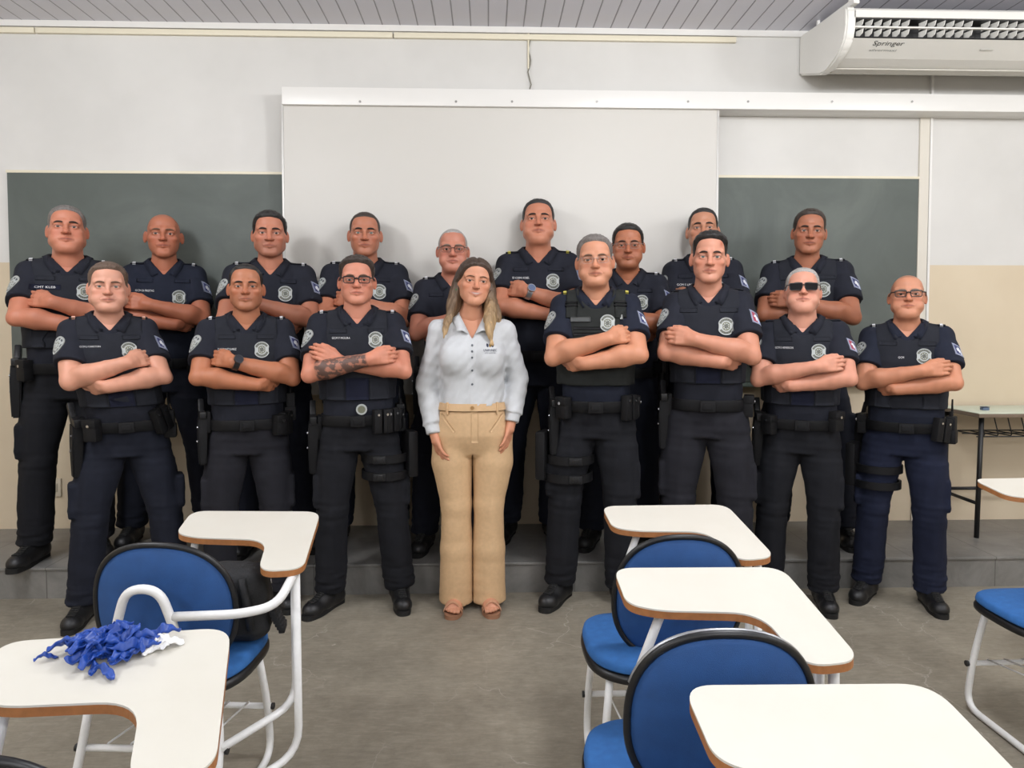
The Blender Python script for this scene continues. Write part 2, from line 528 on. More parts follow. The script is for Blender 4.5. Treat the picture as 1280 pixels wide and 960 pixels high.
def hand_into(fd, W, d, n, thumb, sc=1.0, curl=(.35, .45, .35), spread=.0):
    W = Vector(W); d = Vector(d).normalized(); n = Vector(n); n = (n-d*n.dot(d)).normalized()
    lat = d.cross(n).normalized()*thumb        # points to the thumb side
    k = .010*sc
    offs = (.030, .010, -.010, -.029); fl = (.040, .045, .041, .032)
    for i in range(4):
        K = W+d*(.088-.004*abs(i-1))*sc+lat*offs[i]*sc
        fd.cone(W+lat*offs[i]*.55*sc+d*.006*sc, K, .0150*sc, .0115*sc, k)
        dirv = (d+lat*spread*(1.5-i)).normalized(); q = K; r = .0098*sc; ang = 0
        for j in range(3):
            ang += curl[j]; ln = fl[i]*(1, .62, .5)[j]*sc
            dv = dirv*math.cos(ang)+n*math.sin(ang)
            q2 = q+dv*ln; fd.cone(q, q2, r, r*.90, .003); q = q2; r *= .92
    t0 = W+d*.018*sc+lat*.020*sc; t1 = W+d*.054*sc+lat*.040*sc+n*.012*sc; t2 = t1+(d*.95+lat*.10+n*.25).normalized()*.034*sc; t3 = t2+(d*.95+n*.3).normalized()*.026*sc
    fd.cone(t0, t1, .0150*sc, .0125*sc, .008); fd.cone(t1, t2, .0118*sc, .0108*sc, .004); fd.cone(t2, t3, .0108*sc, .0085*sc, .004)

class Person:
    def __init__(s, px, ytop, Y, base, name_label, **kw):
        p = dict(BASE); p.update(kw); s.p = p
        top = at_Y(px, ytop, Y)
        s.Y, s.base = Y, base
        s.S = (top[2]-base)/(1.746+p['htop']*.7)
        s.X = top[0]-p['lean']*s.S
        s.label = name_label
        s.root = None
        cy, sy = math.cos(math.radians(p['hyaw'])), math.sin(math.radians(p['hyaw']))
        s.HR = np.array(Matrix.Rotation(math.radians(p['hyaw']), 3, 'Z') @ Matrix.Rotation(math.radians(p['hroll']), 3, 'Y') @ Matrix.Rotation(-math.radians(p['hpitch']), 3, 'X'), dtype=f32)
        s.rotz = math.radians(p['rotz'])+.9*math.atan2(-s.X, s.Y)
    def xf(s, V, head=False):
        V = np.array(V, dtype=f32)
        if head:
            piv = np.array([0, .02, 1.50], dtype=f32)
            w = sstep(1.44, 1.545, V[:, 2])[:, None].astype(f32)
            V = V*(1-w)+((V-piv) @ s.HR.T+piv)*w
        V = V.copy()
        V[:, 0] += s.p['lean']*sstep(.90, 1.45, V[:, 2])
        return V*f32(s.S)
    def put(s, name, V, F, mats, parent=None, head=False, smooth=True, mi=None):
        o = from_np(name, s.xf(V, head), F, mats, parent or s.root, smooth, mi)
        return o
    def putm(s, name, mb, mats, parent=None, head=False, sm=35, recalc=True):
        if recalc: bmesh.ops.recalc_face_normals(mb.b, faces=mb.b.faces[:])
        V = np.array([tuple(v.co) for v in mb.b.verts], dtype=f32)
        for v, q in zip(mb.b.verts, s.xf(V, head)): v.co = q
        return mb.build(name, mats, parent or s.root, sm_angle=sm, recalc=False)

    # ---- the body: head, neck, trunk, arms and hands as one mesh
    def body(s, skin, tattoo=None, nm='person', extra=()):
        p = s.p
        hf = head_field(p); s.headD = hf.bare.copy(); s.hf = hf
        V, F = hf.mesh(); V = relax(V, F, 1, .4)
        s.headV, s.headF = V, F; s.hb = bvh_of(V, F)
        loc = V-np.array([0, -.005, HZ], dtype=f32)
        x, y, z = loc.T
        base = np.array(skin[:3], dtype=f32)*np.array([.88, .77, .69], dtype=f32)
        col = np.tile(base, (len(V), 1))
        def mixc(c, m):
            nonlocal col
            m = m[:, None]; col = col*(1-m)+np.array(c, dtype=f32)*m
        front = sstep(-.03, -.06, y)
        for sg in (-1, 1):
            ex_ = (x-sg*.0325*p['w'])/.0162; ez_ = (z-.0012)/.0062
            e = np.sqrt(ex_*ex_+ez_*ez_)
            lash = np.exp(-((e-1.12)/.24)**2)*sstep(-.35, .25, ez_)*front
            mixc(base*.16, .85*lash)
            crease = np.exp(-((np.sqrt(ex_*ex_+((z-.0012)/.0125)**2)-1.0)/.14)**2)*sstep(.1, .6, ez_)*front
            mixc(base*np.array([.66, .58, .56], dtype=f32), .55*crease)  # shade of the upper eyelid fold, painted into the skin tint
            mixc(base*np.array([.78, .68, .66], dtype=f32), .6*np.exp(-((ex_/1.1)**2+((z+.011)/.006)**2))*front)  # soft shade below the lower lid, also painted into the tint
        red = base*np.array([1.06, .80, .74], dtype=f32)
        mixc(red, .55*np.exp(-(((np.abs(x)-.042)/.022)**2+((z+.03)/.022)**2))*front)
        mixc(red, .55*np.exp(-((x/.018)**2+((z+.028)/.018)**2))*front)
        mixc(red, .5*sstep(.072, .080, np.abs(x))*(np.abs(z) < .05))
        sm = p['smile']
        lip = np.exp(-((x/(.026*p['w']))**4))*np.exp(-(((z+.0605-sm*.006*(x/.025)**2)/(.0088-.004*np.clip(np.abs(x)/.03, 0, 1)))**4))*sstep(-.072, -.080, y)
        mixc(p.get('lipc', base*np.array([.74, .44, .42], dtype=f32)), .85*lip)
        if sm:
            th = np.exp(-((x/.017)**4))*np.exp(-(((z+.0600-sm*.005*(x/.02)**2)/.0032)**4))*sstep(-.078, -.086, y)
            mixc((.52, .47, .42), .9*th)
        else:
            th = np.exp(-((x/(.0265*p['w']))**6))*np.exp(-(((z+.0608)/.0020)**2))*sstep(-.072, -.080, y)
            mixc(base*.22, .9*th)  # shade between closed lips painted as a dark line; no groove is carved
        if p['stubble']:
            jawm = sstep(-.030, -.055, z+.012*np.sin(x*60))*sstep(.03, -.01, y)*sstep(-.135, -.11, z)*(1-lip)
            cut = 1-np.exp(-((x/.02)**2+((z+.033)/.016)**2))
            mixc(base*np.array([.45, .45, .47], dtype=f32), p['stubble']*jawm*cut)
        if p.get('scalp'):
            c, amt = p['scalp']
            g = s.hair_region(x, y, z); mixc(c, amt*sstep(-.004, .014, g))
        if p.get('mark'):
            mixc((.42, .10, .05), .8*np.exp(-(((x-.047)/.007)**2+((z-.062-.3*(x-.047))/.016)**2))*front)
        # trunk and legs under the clothes (coarse)
        tf = Field((-.34, -.30, .02), (.34, .22, 1.52), .016)
        tf.loft([r for r in profile(p, -.010) if r[0] > (.87 if p.get('prof') else .79)], .02)
        A = p.get('arms') or arm_pts(p)
        for q in A.values(): tf.cone((q['S'][0]*.6, .015, 1.40), q['S'], .055, .055, .03)
        for sg, fx, fy in ((-1, p['fl'], p['fly']), (1, p['fr'], p['fry'])):
            K, An = s.leg(sg, fx, fy)
            tf.cone((sg*.09, .01, .86), K, .085, .058, .03); tf.cone(K, (An[0], An[1], .06), .054, .034, .02)
        V2, F2 = tf.mesh()
        # arms
        lo = (-.36, -.36, p.get('armlo', 1.06)); hi = (.36, .10, 1.49); arms = []
        AV, AF, AC = [V, V2], [F, F2+len(V)], [col, np.tile(base, (len(V2), 1))]
        n0 = len(V)+len(V2)
        for side, q in A.items():
            fd = Field(lo, hi, .0042)
            S_, E_, W_ = [np.array(q[k]) for k in 'SEW']
            g = p.get('armw', 1.0)
            kk = .005
            fd.cone(S_, S_+(E_-S_)*.5, .056*g, .056*g, kk); fd.cone(S_+(E_-S_)*.5, E_, .056*g, .043*g, kk)
            m = E_+(W_-E_)*.30; m2 = E_+(W_-E_)*.66
            fd.cone(E_, m, .0425*g, .0485*g, kk); fd.cone(m, m2, .0485*g, .0385*g, kk); fd.cone(m2, W_, .0385*g, .0290*g, kk)
            dirw = (W_-E_)/np.linalg.norm(W_-E_); dirs = (E_-S_)/np.linalg.norm(E_-S_)
            fd.ell(E_+dirs*.020-dirw*.010, (.027*g, .027*g, .027*g), .022)          # point of the elbow
            fd.ell(E_+dirw*.075+np.array([0, -.010, .012]), (.052*g, .040*g, .036*g), .02)   # forearm muscle
            fd.cone(W_-dirw*.02, Vector(W_)+Vector(q['d']).normalized()*.03, .0285*g, .024, .01)
            # thumb side is up for a forearm lying across the chest
            up = Vector(q['d']).cross(Vector(q['n'])); th = 1 if up.z > 0 else -1
            hand_into(fd, W_, q['d'], q['n'], q.get('thumb', th), p.get('hands', .98), curl=q['curl'] if 'curl' in q else (.40, .55, .4) if p['uph'] == 'out' or p['lowh'] == 'out' else (.3, .3, .3))
            Va, Fa = fd.mesh(); Va = relax(Va, Fa, 1, .4)
            ca = np.tile(base*np.array(p.get('armtone', (1.0, .96, .92)), dtype=f32), (len(Va), 1))
            mott = .06*wob(Va[:, 0], Va[:, 1], Va[:, 2], 70, 70, 70, 2)
            ca = ca*(1+mott[:, None])
            if tattoo == side:
                t = ((Va-E_) @ (W_-E_))/float((W_-E_) @ (W_-E_))
                r = (wob(Va[:, 0], Va[:, 1], Va[:, 2], 140, 140, 140, 3, 8)+.6*wob(Va[:, 0], Va[:, 1], Va[:, 2], 320, 320, 320, 1, 8)) > -.25
                m_ = (sstep(.12, .16, t)*sstep(1.0, .97, t)*np.where(r, .86, .35))[:, None]*(Va[:, 1] < -.06)[:, None]
                ca = ca*(1-m_)+np.array([.05, .045, .042], dtype=f32)*m_
            AV.append(Va); AF.append(Fa+n0); AC.append(ca); n0 += len(Va); arms.append((Va, Fa))
        for Ve, Fe in extra: AV.append(Ve); AF.append(Fe+n0); AC.append(np.tile(base, (len(Ve), 1))); n0 += len(Ve)
        s.arms = arms; s.A = A
        V = np.concatenate([s.xf(AV[0], True)]+[s.xf(v) for v in AV[1:]]); F = np.concatenate(AF)
        o = from_np(nm, V, F, M_SKIN)
        color_attr(o, np.concatenate(AC))
        o.location = (s.X, s.Y, s.base); o.rotation_euler = (0, 0, s.rotz)
        s.root = o; tag(o, s.label, 'person', s.p.get('group'))
        return o
    def leg(s, sg, fx, fy):
        t = s.p
        K = (sg*.098*.45+fx*.58, -.012+fy*.5, .50); An = (fx, .03+fy, .10)
        return K, An
    def hair_region(s, x, y, z):
        p = s.p
        hl = p['hline']; rec = p['recess']
        # a front line from the hairline down to the sideburn, receding at the temples
        fz = np.clip(z/hl, -1, 1.6)
        yl = -.012-.060*fz+rec*np.exp(-((np.abs(x)-.050*p['w'])/.017)**2)*sstep(.03, .065, z)+p.get('widow', 0)*np.exp(-(x/.02)**2)*-.5
        yl = np.where(z > hl, yl-.4*(z-hl), yl)
        g1 = y-yl
        g2 = z+.022+np.maximum(y-.01, 0)*.75
        return np.minimum(g1, g2)
    def hair(s, m, style=None):
        p = s.p; fd = Field.__new__(Field); fd.__dict__.update(s.hf.__dict__); fd.D = s.headD.copy()
        X, Y, Z = fd.grids(); x = X; y = Y+f32(.005); z = Z-f32(HZ)
        g = s.hair_region(x, y, z)
        t = p['hside']+(p['htop']-p['hside'])*sstep(.02, .085, z+.12*(y+.02)*0)
        t = t*(1+.14*wob(X, Y, Z, 300, 120, 160, 1)+.10*wob(X, Y, Z, 90, 60, 90, 4))
        if p.get('quiff'): t = t+p['quiff']*np.exp(-(((y+.055)/.035)**2))*sstep(.05, .085, z)
        if p.get('bald'): t = t*sstep(p['bald']+.012, p['bald']-.012, z)-.003*sstep(p['bald']-.005, p['bald']+.015, z)
        off = t*sstep(-.002, .020, g)**.8-.0022*(1-sstep(-.001, .006, g))
        fd.D = np.where(g > -.012, fd.D-off.astype(f32), .05).astype(f32)
        fd.D = np.maximum(fd.D, -(fd.D+f32(.012))).astype(f32)    # hollow shell
        V, F = fd.mesh()
        keep_ear = None
        return s.put('hair', V, F, m, head=True)
    def brows(s, m, thick=.0070, dz=0.0, tilt=.0):
        for sg in (-1, 1):
            nu = 10; V = []; F = []
            for i in range(nu+1):
                t = i/nu; x = sg*(.013+.038*t)*s.p['w']; zc = HZ+.0205+dz+.006*math.sin(t*2.2)-.006*t*t+tilt*(t-.5)*.02
                th = thick*(.75+.5*math.sin(min(1, t*1.4)*2.2))*(1 if t < .75 else (1-t)/.25*.8+.2)
                for zz in (zc-th/2, zc, zc+th/2):
                    q, n = shoot(s.hb, (x, -.3, zz), (0, 1, 0))
                    if q is None: q = Vector((x, -.08, zz))
                    V.append((q.x, q.y-(.0032 if zz == zc else .0012), q.z))
            k = len(V)
            V += [(a, b+.005, c) for a, b, c in V]
            for i in range(nu):
                for j in range(2):
                    a = i*3+j; F.append((a, a+1, a+4, a+3)); F.append((k+a, k+a+3, k+a+4, k+a+1))
                F.append((i*3, i*3+3, k+i*3+3, k+i*3)); F.append((i*3+2, k+i*3+2, k+i*3+5, i*3+5))
            F.append((0, k, k+1, 1)); F.append((1, k+1, k+2, 2))
            if sg < 0: F = [f[::-1] for f in F]
            s.put('eyebrow', V, F, m, head=True)
    def eyes(s, iris):
        for sg in (-1, 1):
            c = np.array([sg*.0325*s.p['w'], -.0762, HZ+.0022]); r = .0134; V = []; F = []; MI = []
            rings = (0, .18, .22, .46, .52, .8, 1.2, 1.7, 2.4, 3.1416); n = 14
            for a in rings:
                for k in range(n):
                    t = 2*math.pi*k/n
                    V.append((c[0]+r*math.sin(a)*math.cos(t), c[1]-r*math.cos(a), c[2]+r*math.sin(a)*math.sin(t)))
            for i in range(len(rings)-1):
                for k in range(n):
                    F.append((i*n+k, i*n+(k+1) % n, (i+1)*n+(k+1) % n, (i+1)*n+k)); MI.append(2 if i < 2 else 1 if i < 4 else 0)
            s.put('eye', V, F, [M_EYEW, iris, M_PUPIL], head=True, mi=MI)
    def glasses(s, m, lensm, w=.046, h=.030, thick=.0022, rimless=False, dz=0.0, wrap=0.0):
        o = lambda x, y, z: (x, y-.005, HZ+z)
        mb = MB(); lens = MB(); yy = -.108
        for sg in (-1, 1):
            cx = sg*.034*s.p['w']; pts = []
            for x, z in round_poly([(-w/2, -h/2), (w/2, -h/2), (w/2+.002, h/2), (-w/2-.001, h/2)], [h*.32, h*.32, h*.2, h*.2], 5):
                pts.append(o(cx+x*sg, yy+abs(cx+x*sg)*.10+wrap*(abs(cx+x*sg))**2, z-.001+dz))
            mb.tube(pts, thick*.6 if not rimless else .0006, 6, cyc=True)
            if rimless is False: mb.tube([(a, b, c_) for a, b, c_ in pts if c_ > HZ+dz+h*.2-.001] or pts, thick, 6)
            f = [lens.b.verts.new(q) for q in pts]; f2 = [lens.b.verts.new((a, b-.0012, c_)) for a, b, c_ in pts]
            lens._face(f); lens._face(f2[::-1])
            for i in range(len(f)): lens._face([f[i], f[i-1], f2[i-1], f2[i]])
            e = cx+sg*(w/2+.001)
            mb.tube([o(e, yy+abs(e)*.1+wrap*e*e, .008+dz), o(sg*.074*s.p['w'], -.085, .010+dz), o(sg*.0815*s.p['w'], -.02, .010+dz), o(sg*.0825*s.p['w'], .016, .004+dz)], thick if not rimless else .0011, 6)
        gx = .034*s.p['w']-w/2; mb.tube([o(-gx, yy+.001, .004+dz), o(0, yy-.004, .007+dz), o(gx, yy+.001, .004+dz)], thick if not rimless else .001, 6)
        g = s.putm('glasses', mb, m, head=True)
        s.putm('lens', lens, lensm, g, head=True, sm=None)
        return g

    # ---- clothing
    def shirt(s, m, sleeve_len=.70, vneck=1.418, collar='polo', cloth_seed=0):
        p = s.p
        fd = Field((-.36, -.34, .90), (.36, .24, 1.56), .0065)
        fd.loft([r for r in profile(p, .010) if r[0] >= .87], .02)
        for q in s.A.values():
            S_ = np.array(q['S']); fd.cone((S_[0]*.40, .020, 1.437), S_+np.array([0, 0, .004]), .048, .064, .03)
        s.trunkD = fd.D.copy()
        for q in s.A.values():
            S_, E_ = np.array(q['S']), np.array(q['E']); g = p.get('armw', 1.0)
            _cut_cone(fd, S_, S_+(E_-S_)*sleeve_len, .069*g, .071*g, .02)
        X, Y, Z = fd.grids()
        fd.D = fd.D+f32(.0032)*wob(X, Y, Z, 34, 34, 22, cloth_seed).astype(f32)+f32(.0018)*wob(X, Y, Z, 80, 60, 60, cloth_seed+3).astype(f32)
        s._neck_cut(fd, vneck)
        fd.cut(lambda X, Y, Z: f32(.93)-Z)
        V, F = fd.mesh(); V = relax(V, F, 1, .3)
        o = s.put('shirt', V, F, m); s.shirtV, s.shirtF = V, F; s.sb = bvh_of(V, F); s.fdshirt = fd
        s.col_args = (m, o, vneck, collar)
        return o
    def _neck_cut(s, fd, vneck):
        X, Y, Z = fd.grids()
        wedge = np.maximum((np.abs(X)-(Z-f32(vneck))*f32(.80))*f32(.85), Y-f32(.0))
        neck = np.sqrt(X*X+(Y-f32(.024))**2)-f32(.067*s.p['nk']+.3*s.p['fat'])
        neck = np.maximum(neck, f32(1.445)-Z)
        fd.D = np.maximum(fd.D, -np.minimum(wedge, neck)).astype(f32)
    def collar(s, kind=None):
        """a folded collar: stand round the neck and two leaves ending in points"""
        m, parent, vneck, k0 = s.col_args; kind = kind or k0
        p = s.p; r0 = .070*p['nk']+.3*p['fat']; V = []; F = []; n = 40
        a0 = math.radians(168); bv = getattr(s, 'vb', s.sb)
        for i in range(n+1):
            t = -a0+2*a0*i/n; u = abs(t)/a0       # 0 back .. 1 front
            ct, st = math.cos(t), math.sin(t); sg = 1 if t > 0 else -1
            ztop = 1.522-.030*u**2-.070*u**5
            def P(r, z): return (r*st, .024+r*ct, z)
            V += [P(r0-.002, ztop-.035), P(r0, ztop), P(r0+.009, ztop+.001)]
            if kind == 'polo':
                if u < .72:
                    r = r0+.026+.012*u; x, y = r*st, .024+r*ct; z = 1.480-.012*u
                    q, nn = shoot(bv, (x, y, 1.60), (0, 0, -1))
                    if q is not None: z = max(min(q.z+.006, 1.50), 1.44)
                    V.append((x, y, z))
                else:
                    k = (u-.72)/.28
                    x = sg*((r0+.036)*math.sin(.72*a0)*(1-k)+.050*k); z = 1.468*(1-k)+(vneck-.022)*k
                    if k > .97: x = sg*.030; z = vneck+.006
                    y = .024+(r0+.035)*ct
                    q, nn = shoot(bv, (x, -.4, z), (0, 1, 0))
                    if q is not None and abs(q.y-y) < .08: y = min(q.y-.007, y+.01)
                    V.append((x, y, z))
            else: V.append(P(r0+.014, ztop-.030))
        nV = len(V)
        V2 = []
        for i in range(n+1):
            A, B, Cc, D_ = V[i*4:i*4+4]
            t = -a0+2*a0*i/n; st, ct = math.sin(t), math.cos(t)
            V2 += [(A[0]+.004*st, A[1]+.004*ct, A[2]), (B[0]+.004*st, B[1]+.004*ct, B[2]-.004), (Cc[0]-.001*st, Cc[1]-.001*ct, Cc[2]-.006), (D_[0]-.002*st, D_[1]-.002*ct+.003, D_[2]+.001)]
        V = V+V2
        for i in range(n):
            for j in range(3):
                a = i*4+j; b = a+4
                F.append((a, b, b+1, a+1)); F.append((nV+a, nV+a+1, nV+b+1, nV+b))
            F.append((i*4+3, i*4+7, nV+i*4+7, nV+i*4+3)); F.append((i*4, nV+i*4, nV+i*4+4, i*4+4))
        for e in (0, n):
            for j in range(3):
                a = e*4+j; f = (a, a+1, nV+a+1, nV+a); F.append(f if e == 0 else f[::-1])
        o = s.put('collar', V, F, m, parent)
        bm = bmesh.new(); bm.from_mesh(o.data); bmesh.ops.recalc_face_normals(bm, faces=bm.faces[:]); bm.to_mesh(o.data); bm.free()
        return o
    def vest(s, m, thick=.013, z0=1.055, bars=True, scoop=.062, name='vest'):
        fd = Field.__new__(Field); fd.__dict__.update(s.fdshirt.__dict__); fd.D = s.trunkD-f32(thick)
        X, Y, Z = fd.grids(); bw = .4+.6*s.p['bw']
        reg = np.maximum(f32(z0)-Z, Z-f32(1.50))
        aw = np.abs(X)
        armh = aw-(.150*bw+.035*sstep(1.30, 1.16, Z)+.02*sstep(1.16, 1.10, Z))
        armh = np.where(Z > 1.20, armh, -1.0)
        reg = np.maximum(reg, armh)
        sc = (np.sqrt((X/f32(scoop+.012))**2+((Z-f32(1.490))/f32(.085))**2)-1)*f32(.06)
        reg = np.maximum(reg, -sc)
        D = np.maximum(fd.D, reg.astype(f32)); D = np.maximum(D, -(s.trunkD+f32(.03)))
        D = D+f32(.0016)*wob(X, Y, Z, 40, 40, 40, 2).astype(f32)
        fd.D = D.astype(f32)
        V, F = fd.mesh(); V = relax(V, F, 1, .3)
        o = s.put(name, V, F, m)
        s.vestV, s.vestF = V, F
        s.vb = bvh_of(np.concatenate([V, s.shirtV]), np.concatenate([F, s.shirtF+len(V)]))
        return o
    def trousers(s, m, name='trousers', hem=.079, knee=.077, seed=0, hip=.107, pocket=True, z1=.985, zhem=.085, flare=None, fold=.7):
        p = s.p; fd = Field((-.36, -.27, .02), (.36, .22, 1.0), .0075)
        rows = [(z, cx, cy, a, b) for z, cx, cy, a, b in profile(p, .006) if (.86 if flare else .79) < z < 1.06]
        if flare: rows = [(.765, 0, .010, .060, .070), (.785, 0, .010, .110, .092), (.815, 0, .011, .150, .108), (.845, 0, .012, .178, .122)]+rows
        fd.loft(rows, .02)
        g = p['thigh']; whole = fd.D
        for sg, fx, fy in ((-1, p['fl'], p['fly']), (1, p['fr'], p['fry'])):
            K, An = s.leg(sg, fx, fy); An = (An[0], An[1], zhem)
            if flare:
                # straight thighs that touch, opening towards the hem; each leg apart so that the crease stays
                Kf = (sg*.081, -.006, .52); An = (An[0], .012, zhem); one = fd.D; fd.D = np.full_like(one, .5)
                fd.cone((sg*.094, .012, .86), (sg*.101, .006, .74), .108, .103, .008); fd.cone((sg*.101, .006, .74), Kf, .103, knee, .008)
                fd.cone(Kf, (sg*.080, .004, .30), knee, .080, .02); _cut_cone(fd, (sg*.080, .004, .30), An, .080, hem, .02)
                X_ = fd.grids()[0]
                legD = np.maximum(fd.D, -sg*X_-f32(.0005)); fd.D = one
                hh = np.maximum(.02-np.abs(fd.D-legD), 0)/.02
                fd.D = np.where(fd.grids()[2] > .77, np.minimum(fd.D, legD)-hh*hh*.005, np.minimum(fd.D, legD)).astype(f32)
                continue
            fd.cone((sg*.092*(.4+.6*p['bw']), .012, .875), (K[0]*.5+sg*.05, 0, .69), hip*g, .096*g, .008)
            fd.cone((K[0]*.5+sg*.05, 0, .69), K, .096*g, knee*g, .008)
            _cut_cone(fd, K, An, knee*g, hem, .008)
            if pocket: _rbox(fd, (K[0]+sg*.066*g, K[1]+.012, .60), (.026, .060, .085), .012, .012)
        X, Y, Z = fd.grids()
        low = sstep(.30, .12, Z); kn = np.exp(-((Z-.5)/.09)**2); cr = np.exp(-((Z-.80)/.08)**2)
        n1 = wob(X, Y, Z, 18, 18, 70, seed); n2 = wob(X, Y, Z, 40, 40, 26, seed+2); n3 = wob(X, Y, Z, 26, 20, 95, seed+4)
        fd.D = (fd.D+f32(fold)*(f32(.0045)*n2+f32(.008)*(n3*low)+f32(.006)*n1*(kn+cr))).astype(f32)
        if flare: fd.D = np.where((np.abs(X) < .004) & (Z < .79) & (Y < .02), np.maximum(fd.D, f32(.002)), fd.D).astype(f32)
        fd.cut(lambda X, Y, Z: Z-f32(z1))
        V, F = fd.mesh(); V = relax(V, F, 1, .3)
        o = s.put(name, V, F, m); s.tb = bvh_of(V, F)
        return o
    def boots(s, m):
        for sg, fx, fy, tn in ((-1, s.p['fl'], s.p['fly'], s.p['turnl']), (1, s.p['fr'], s.p['fry'], s.p['turnr'])):
            V, F = boot_mesh(); M = Matrix.Translation((fx, .026+fy, 0)) @ Matrix.Scale(.93, 4) @ Matrix.Rotation(math.radians(tn), 4, 'Z')
            def place(V):
                R = np.array(M.to_3x3(), dtype=f32); return np.array(V, dtype=f32) @ R.T+np.array(M.translation, dtype=f32)
            b = s.put('boot', place(V), F, m)
            V2, F2 = sole_mesh(); s.put('sole', place(V2), F2, M_SOLE, b, smooth=False)
            V3, F3 = lace_mesh(); s.put('laces', place(V3), F3, M_LACE, b)
    def ring_at(s, z, off, n=64, e=2.4):
        cy, a, b = prof_at(s.p, z, off); out = []
        for k in range(n):
            t = 2*math.pi*k/n; c, q = math.cos(t), math.sin(t)
            out.append((a*math.copysign(abs(c)**(2/e), c), cy+b*math.copysign(abs(q)**(2/e), q), z))
        return out
    def belt_point(s, deg, z, off):
        """deg 0 = front centre, negative to the wearer's right (image left)"""
        cy, a, b = prof_at(s.p, z, off); t = math.radians(deg); e = 2.4
        c, q = math.sin(t), -math.cos(t)
        x = a*math.copysign(abs(c)**(2/e), c); y = b*math.copysign(abs(q)**(2/e), q)
        nx, ny = math.copysign(abs(x/a)**(e-1), x)/a, math.copysign(abs(y/b)**(e-1), y)/b
        return Vector((x, cy+y, z)), math.atan2(nx, -ny)
    def belt(s, m, z=.955, h=.052, buckle=True, bm=None):
        mb = MB(); rows = []
        for zz, off in ((z-h/2, .006), (z-h/2, .019), (z-h*.35, .022), (z+h*.35, .022), (z+h/2, .019), (z+h/2, .006)):
            rows.append([mb.b.verts.new(q) for q in s.ring_at(zz, off)])
        for i in range(6):
            A, B = rows[i], rows[(i+1) % 6]
            for k in range(64): mb._face([A[k], A[(k+1) % 64], B[(k+1) % 64], B[k]], True)
        s.beltz = z
        o = s.putm('belt', mb, m)
        if buckle:
            q, a = s.belt_point(0, z, .022); b2 = MB(); M = Matrix.Translation(q) @ Matrix.Rotation(a, 4, 'Z')
            b2.box((-.034, -.014, -.026), (.034, .004, .026), .005, M); b2.box((-.020, -.019, -.014), (.020, -.006, .014), .003, M)
            s.putm('buckle', b2, bm or M_KIT, o)
        s.belto = o
        return o
    def kit(s, kind, deg, dz=0.0, tilt=0.0, size=1.0, m=None):
        m = m or M_KIT
        q, a = s.belt_point(deg, s.beltz, .020)
        M = Matrix.Translation(q+Vector((0, 0, dz))) @ Matrix.Rotation(a, 4, 'Z') @ Matrix.Rotation(tilt, 4, 'Y') @ Matrix.Scale(size, 4)
        mb = MB()
        if kind == 'pouch':
            mb.box((-.032, -.042, -.055), (.032, .004, .040), .008, M); mb.box((-.034, -.046, .005), (.034, .002, .046), .008, M)
            o = s.putm('pouch', mb, m, s.belto)
            k = MB(); k.tube([M @ Vector((0, -.044, .016)), M @ Vector((0, -.050, .016))], .007, 10); s.putm('snap', k, M_STEEL, o)
        elif kind == 'magazine':
            for dx in (-.023, .023): mb.box((dx-.019, -.036, -.06), (dx+.019, .002, .055), .006, M)
            o = s.putm('magazine_pouch', mb, m, s.belto)
            k = MB()
            for dx in (-.023, .023): k.tube([M @ Vector((dx, -.034, .03)), M @ Vector((dx, -.040, .03))], .006, 10)
            s.putm('snap', k, M_STEEL, o)
        elif kind == 'radio':
            mb.box((-.030, -.050, -.07), (.030, -.006, .065), .007, M); mb.box((-.034, -.054, -.075), (.034, .002, -.005), .008, M)
            o = s.putm('radio', mb, m, s.belto)
            k = MB(); k.tube([M @ Vector((-.016, -.028, .06)), M @ Vector((-.016, -.028, .09))], .009, 10); k.tube([M @ Vector((.014, -.028, .06)), M @ Vector((.014, -.028, .15))], .006, 10, r2=.004)
            s.putm('antenna', k, m, o)
        elif kind == 'baton':
            mb.tube([M @ Vector((0, -.03, .06)), M @ Vector((0, -.03, -.28))], .015, 12); mb.box((-.022, -.052, -.03), (.022, .002, .03), .006, M)
            s.putm('baton', mb, m, s.belto)
        elif kind == 'holster':
            # tapered shell hanging from the belt with the pistol grip above it
            def sec(z, w, d, y): return [(-w, y-d, z), (w, y-d, z), (w, y+d, z), (-w, y+d, z)]
            secs = [sec(.02, .034, .020, -.032), sec(-.05, .036, .022, -.035), sec(-.13, .028, .020, -.036), sec(-.215, .020, .017, -.036)]
            rr = [[mb.b.verts.new(M @ Vector((x+.10*(z-.02)*-.6, y, z))) for x, y, z in r] for r in secs]
            for A, B in zip(rr, rr[1:]):
                for k in range(4): mb._face([A[k], A[(k+1) % 4], B[(k+1) % 4], B[k]])
            mb._face(rr[0]); mb._face(rr[-1])
            bmesh.ops.bevel(mb.b, geom=mb.b.edges[:], offset=.006, segments=2, affect='EDGES')
            mb.box((-.030, -.016, -.06), (.030, .003, .045), .006, M)
            o = s.putm('holster', mb, m, s.belto)
            k = MB(); G = M @ Matrix.Translation((-.030, -.034, .022)) @ Matrix.Rotation(-.55, 4, 'Y')
            k.box((-.020, -.013, -.02), (.020, .013, .085), .006, G); k.box((-.028, -.015, -.022), (.045, .015, .012), .005, M @ Matrix.Translation((0, -.034, .035)))
            s.putm('pistol_grip', k, M_GUN, o)
            k = MB(); k.tube([M @ Vector((.012, -.054, -.03)), M @ Vector((.012, -.060, -.03))], .007, 10); k.tube([M @ Vector((.004, -.056, -.10)), M @ Vector((.004, -.061, -.10))], .006, 10)
            s.putm('snap', k, M_STEEL, o)
